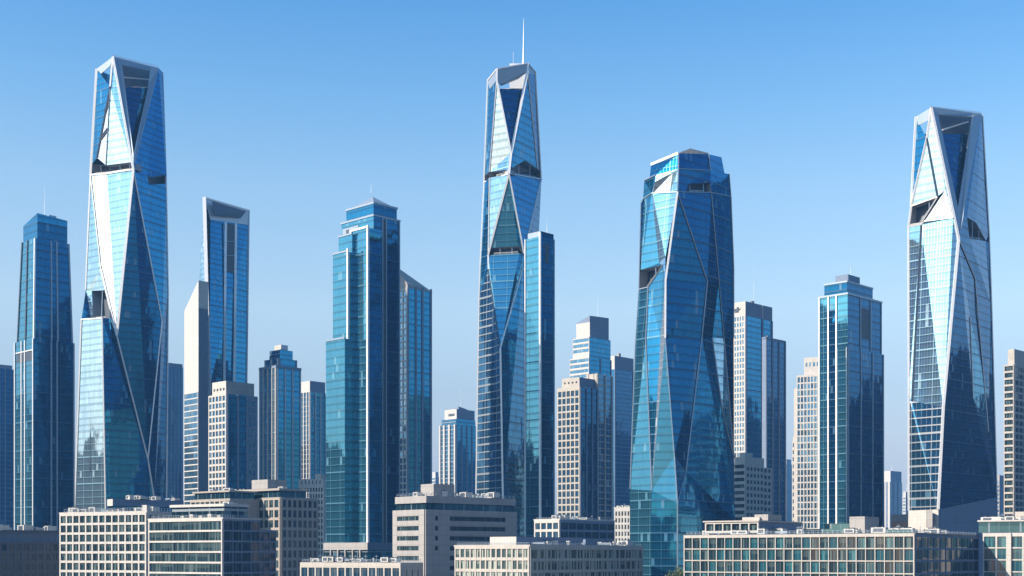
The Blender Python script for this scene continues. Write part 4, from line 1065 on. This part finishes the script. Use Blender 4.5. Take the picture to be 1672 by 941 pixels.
# --- right
c = Crystal('faceted_tower', 'rightmost faceted glass tower with a V-braced crown', 'tower', 690, 1545, {
    'A': (1520, 176, 12), 'B': (1495.5, 191, 20), 'C': (1602, 186.5, 40), 'C2': (1604, 188, 43), 'M': (1565, 391, 6), 'Mo': (1572, 354, 10),
    'A2': (1513, 226, 14), 'L1': (1487.5, 337, 22), 'L1b': (1487, 366, 22), 'H': (1530.5, 321.5, 11), 'Hb': (1505, 363, 17), 'I': (1544, 310, 8), 'Jx': (1556, 356, 6.5), 'J2': (1509.5, 361.5, 15.5),
    'L2': (1483, 372, 23), 'Q': (1504, 368, 17), 'L3': (1483.5, 647, 15), 'Qd': (1489, 655, 13.6), 'N': (1540, 665, 0), 'L4': (1483.5, 834, 15), 'K4': (1531.5, 832, 0), 'L5': (1483, 960, 15), 'K5': (1533, 960, 0),
    'Rm': (1609.5, 296, 44), 'R1': (1615, 384, 45), 'd0': (1579, 355, 14), 'd1': (1594, 364, 26), 'd2': (1610, 394, 42), 'd3': (1583, 390, 17), 'R2': (1616, 396, 45), 'S': (1592, 456, 26), 'R3': (1619, 500, 45),
    't0': (1584, 518, 22), 't1': (1614, 706, 41), 't2': (1589, 650, 24), 'R4': (1628, 812, 47), 'u': (1612, 640, 39),
    'R5': (1630, 960, 47), 'v1': (1534.5, 219, 17), 'v2': (1583, 219, 33), 'v3': (1562.5, 335, 11)})
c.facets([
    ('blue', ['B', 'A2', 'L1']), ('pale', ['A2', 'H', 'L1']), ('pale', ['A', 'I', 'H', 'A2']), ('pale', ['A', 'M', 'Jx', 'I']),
    ('glint', ['J2', 'I', 'Jx']), ('pale', ['L2', 'Q', 'Qd', 'L3']), ('pale', ['J2', 'Jx', 'M', 'N', 'Qd', 'Q', 'Hb']),
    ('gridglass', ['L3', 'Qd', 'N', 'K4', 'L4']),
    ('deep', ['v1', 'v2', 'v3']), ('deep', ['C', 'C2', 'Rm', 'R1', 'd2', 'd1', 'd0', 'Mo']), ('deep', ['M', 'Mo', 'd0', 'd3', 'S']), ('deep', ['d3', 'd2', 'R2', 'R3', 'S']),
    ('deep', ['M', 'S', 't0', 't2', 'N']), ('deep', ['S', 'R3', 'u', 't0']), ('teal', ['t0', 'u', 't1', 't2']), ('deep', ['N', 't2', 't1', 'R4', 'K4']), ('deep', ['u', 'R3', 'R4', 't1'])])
c.back(['B', 'L1', 'L2', 'L3', 'L4', 'L5'], ['C2', 'R1', 'R2', 'R3', 'R4', 'R5'], 76)
c.solid(['A', 'M', (1563.5, 340, 10), (1531, 187, 15), (1526, 180, 14)], 1.5, 'steel', 'diagonal_brace', -0.8)
c.solid(['C', 'Mo', 'M', (1563.5, 340, 10), (1586.5, 193, 32), (1590, 186, 33)], 1.5, 'steel', 'diagonal_brace', -0.8)
c.solid(['A', 'C', (1588, 192, 33), (1531, 188, 16)], 1.5, 'steel', 'crown_beam', -0.85)
c.solid(['A', 'B', (1500, 205, 18), (1515, 197, 14)], 0.6, 'steel', 'crown_screen', -0.3)
c.roofcap(['v1', 'v2', (1604, 219, 46), (1545, 218, 68), (1496, 219, 22), 'A2'])
c.solid([(1526, 222, 26), (1600, 222, 52), (1596, 188, 50), (1527, 182, 26)], 0.8, 'slate', 'crown_rear_wall')
c.rib((1538, 213, 28), (1580, 200, 42), 0.7, 0.6, 'metal', 'crown_post', -0.9)
c.recess(['L1', 'H', 'Hb', 'L1b'], 6, vec=(0.7, 0.7)); c.recess(['d0', 'd1', 'd2', 'd3'], 5, vec=(-0.6, 0.8))
c.solid(['L1b', 'Hb', 'J2', 'Q', 'L2'], 1.5, 'soffit', 'terrace_floor', -0.2)
for a_, b_, w_ in (('A', 'M', 1.3), ('M', 'N', 1.3), ('N', 'K4', 1.3), ('B', 'L1', 1.3), ('L1', 'L2', 1.0), ('L2', 'L3', 0.8), ('L3', 'L4', 0.8), ('A2', 'L1', 0.9), ('A', 'A2', 0.9), ('L1', 'H', 0.7), ('M', 'S', 0.4), ('S', 't1', 0.4), ('t0', 't2', 0.4), ('C2', 'R1', 0.5), ('R1', 'R3', 0.5), ('R3', 'R4', 0.5), ('J2', 'Jx', 0.5), ('Hb', 'H', 0.5)):
    c.rib(a_, b_, w_, 0.8)
c.rib('A2', 'H', 0.9, 0.7, 'darksteel', 'facet_joint'); c.rib('Q', 'Qd', 1.0, 0.7, 'darksteel', 'facet_joint')
c.rib((1518, 174.5, 12), (1601, 184, 40), 0.25, 0.25, 'metal', 'crown_railing')
c.solid(['L4', 'K4', 'K5', 'L5'], 1.2, 'white', 'podium', -0.6); c.solid(['K4', (1600, 818, 32), 'R4', 'R5', 'K5'], 1.2, 'bluegrey', 'podium', -0.6)
c.solid([(1512, 833, 4), (1519.5, 833, 0), (1519.5, 862, 0), (1512, 862, 4)], 3, 'grey', 'stair_shaft', -3)
for pts in ([(1556, 838, 12), (1566, 838, 18), (1568, 848, 19), (1558, 850, 13)], [(1568, 842, 18), (1577, 840, 24), (1580, 852, 25), (1570, 852, 19)], [(1556, 853, 12), (1561, 853, 15), (1561, 862, 15), (1556, 862, 12)]):
    c.solid(pts, 0.5, 'recess', 'podium_window', -0.95)

# ================================================================= trees, ground, air, reflected city
def tree(px, py_top, D, seed, label):
    rnd = random.Random(seed)
    top = P(px, py_top, D)
    root = bpy.data.objects.new('street_tree', None); COL.objects.link(root); root.location = (top.x, D, 0)
    tag(root, label, 'tree', None)
    H = top.z; mb = MB()
    beam_pts(mb, (0, 0, 0), (0.1, 0, H * 0.55), 0.5, 0.5, 'bark')
    for k in range(7):
        a = k * 0.9; beam_pts(mb, (0.1, 0, H * (0.35 + 0.03 * k)), (math.cos(a) * H * 0.2, math.sin(a) * H * 0.2, H * (0.6 + 0.04 * k)), 0.2, 0.2, 'bark')
    mb.build('trunk', root)
    cr = MB(); cl = [(Vector((rnd.gauss(0, H * .13), rnd.gauss(0, H * .13), H * rnd.uniform(.5, .88))), rnd.uniform(.09, .15) * H) for _ in range(16)]
    for ctr, rr in cl:
        for _ in range(170):
            d = Vector((rnd.gauss(0, 1), rnd.gauss(0, 1), rnd.gauss(0, 1))).normalized() * rr * rnd.random() ** 0.4
            n = Vector((rnd.gauss(0, 1), rnd.gauss(0, 1), rnd.gauss(0, 1))).normalized(); t = n.orthogonal().normalized(); bb = n.cross(t)
            sz = rnd.uniform(.15, .38); q = ctr + d
            cr.poly([q - t * sz, q + bb * sz * .6, q + t * sz, q - bb * sz * .6], 'leaf')
    cr.build('crown', root)
M['bark'] = plain('bark', (0.10, 0.075, 0.055), 0.9)
M['leaf'] = plain('leaves', (0.07, 0.10, 0.035), 0.6, 0, 0.35)
tree(1109, 924, 560, 3, 'small green tree at the foot of the broad faceted tower')

s = NT('ground_paving')
g = s.n('ShaderNodeTexCoord'); nz = s.noise(g.outputs['Object'], 0.02, 6.0); nz2 = s.noise(g.outputs['Object'], 0.6, 4.0)
s.link(s.mix(s.m('ADD', s.m('MULTIPLY', nz.outputs[0], 0.7), s.m('MULTIPLY', nz2.outputs[0], 0.3)), rgb(0.035, 0.04, 0.045), rgb(0.08, 0.08, 0.08)), s.b.inputs['Base Color'])
s.b.inputs['Roughness'].default_value = 0.9
M['ground'] = s.mat
M['asphalt'] = plain('asphalt', (0.05, 0.05, 0.052), 0.9)
mb = MB(); mb.poly([Vector((-9000, -3000, 0)), Vector((9000, -3000, 0)), Vector((9000, 16000, 0)), Vector((-9000, 16000, 0))], 'ground')
o = mb.build('ground'); o['kind'] = 'structure'
for y, w in ((330, 14), (545, 12), (660, 16), (840, 14), (1050, 16)):
    mb = MB(); mb.poly([Vector((-1200, y - w / 2, .004)), Vector((1200, y - w / 2, .004)), Vector((1200, y + w / 2, .004)), Vector((-1200, y + w / 2, .004))], 'asphalt')
    o = mb.build('road'); o['kind'] = 'structure'

rnd = random.Random(11)
def citymass(name, xr, yr, hs, n, mats):
    mb = MB()
    for k in range(n):
        x, y = rnd.uniform(*xr), yr[0] + (yr[1] - yr[0]) * (k + rnd.random()) / n
        w, d = rnd.uniform(22, 46), rnd.uniform(22, 46); h = rnd.choice(hs) * rnd.uniform(0.8, 1.15)
        m = rnd.choice(mats); mb.box(x - w, x + w, y - d, y + d, 0.0, h, m, 'roof', bottom=False)
        if rnd.random() < .6: mb.box(x - w * .5, x + w * .5, y - d * .5, y + d * .5, h, h * 1.12, m, 'roof', bottom=False)
    o = mb.build(name); tag(o, 'dense city blocks beyond the frame, mirrored in the glass towers', 'city', None, 'stuff')
citymass('far_city', (-1150, -760), (-200, 1500), (80, 95, 110, 130, 150, 170), 80, ['darkbrick', 'darkcity', 'faint', 'darkcity'])
citymass('far_city', (-920, -770), (330, 640), (205, 225, 240), 12, ['darkcity', 'darkbrick'])  # taller unseen blocks added to darken the rightmost faceted tower's reflection
citymass('far_city', (760, 1150), (100, 1900), (90, 120, 150, 190, 220), 56, ['darkcity'])  # unseen blocks coloured dark to darken reflections in right-hand faces

HAZE = 0.00009
hm = bpy.data.materials.new('air'); hm.use_nodes = True
nt = hm.node_tree; nt.nodes.clear()
out = nt.nodes.new('ShaderNodeOutputMaterial'); pv = nt.nodes.new('ShaderNodeVolumePrincipled')
pv.inputs['Color'].default_value = (0.17, 0.47, 0.95, 1); pv.inputs['Density'].default_value = HAZE; pv.inputs['Anisotropy'].default_value = 0.0
nt.links.new(pv.outputs[0], out.inputs['Volume'])
M['haze'] = hm
mb = MB(); mb.box(-2600, 2600, -400, 7000, -1.5, 420, 'haze'); o = mb.build('haze')
tag(o, 'thin pale blue haze over the whole city', 'haze', None, 'stuff')

# ================================================================= light
w = bpy.data.worlds.new('World'); scene.world = w; w.use_nodes = True
nt = w.node_tree; bg = nt.nodes['Background']
sky = nt.nodes.new('ShaderNodeTexSky'); sky.sky_type = 'NISHITA'; sky.sun_disc = False
sky.sun_elevation = R(SUN_EL); az = math.atan2(SUN_AZ[0], SUN_AZ[1]); sky.sun_rotation = az
sky.air_density = 1.0; sky.dust_density = 1.6; sky.ozone_density = 4.0; sky.altitude = 0
# clear deep blue overhead, paler and greyer air towards the horizon (by elevation angle)
tc = nt.nodes.new('ShaderNodeTexCoord'); sp = nt.nodes.new('ShaderNodeSeparateXYZ'); nt.links.new(tc.outputs['Generated'], sp.inputs[0])
ramp = nt.nodes.new('ShaderNodeValToRGB'); nt.links.new(sp.outputs[2], ramp.inputs[0]); els = ramp.color_ramp.elements
STOPS = [(0.0, (1.14, 0.86, 0.74)), (0.071, (1.12, 0.86, 0.77)), (0.12, (1.12, 0.93, 0.81)), (0.177, (1.40, 1.20, 0.98)), (0.26, (1.20, 1.22, 1.08)), (0.318, (0.86, 1.13, 1.13)), (0.39, (0.52, 0.97, 1.14)), (1.0, (0.40, 0.88, 1.15))]
while len(els) < len(STOPS): els.new(0.5)
for e, (p_, c_) in zip(els, STOPS):
    e.position = p_; e.color = (c_[0] / 2, c_[1] / 2, c_[2] / 2, 1)
tint = nt.nodes.new('ShaderNodeVectorMath'); tint.operation = 'MULTIPLY'; nt.links.new(sky.outputs[0], tint.inputs[0]); nt.links.new(ramp.outputs[0], tint.inputs[1])
dbl = nt.nodes.new('ShaderNodeVectorMath'); dbl.operation = 'SCALE'; dbl.inputs[3].default_value = 2.0
nt.links.new(tint.outputs[0], dbl.inputs[0]); nt.links.new(dbl.outputs[0], bg.inputs['Color']); bg.inputs['Strength'].default_value = 0.10
sd = bpy.data.lights.new('sun', 'SUN'); so = bpy.data.objects.new('sun', sd); COL.objects.link(so)
sd.energy = 5.0; sd.angle = R(0.53); sd.color = (1.0, 0.83, 0.65)
d = Vector((SUN_AZ[0], SUN_AZ[1], 0)).normalized() * math.cos(R(SUN_EL)) + Vector((0, 0, math.sin(R(SUN_EL))))
so.rotation_euler = d.to_track_quat('Z', 'Y').to_euler()
so.location = (-600, -200, 600)

scene.render.engine = 'CYCLES'
scene.cycles.use_denoising = True
scene.cycles.max_bounces = 6; scene.cycles.diffuse_bounces = 1; scene.cycles.glossy_bounces = 4; scene.cycles.volume_bounces = 0
scene.cycles.transmission_bounces = 2; scene.cycles.transparent_max_bounces = 4
scene.cycles.sample_clamp_indirect = 6
vs = scene.view_settings
vs.view_transform = 'Standard'; vs.look = 'None'; vs.gamma = 1.0; vs.exposure = 1.05; vs.use_curve_mapping = False
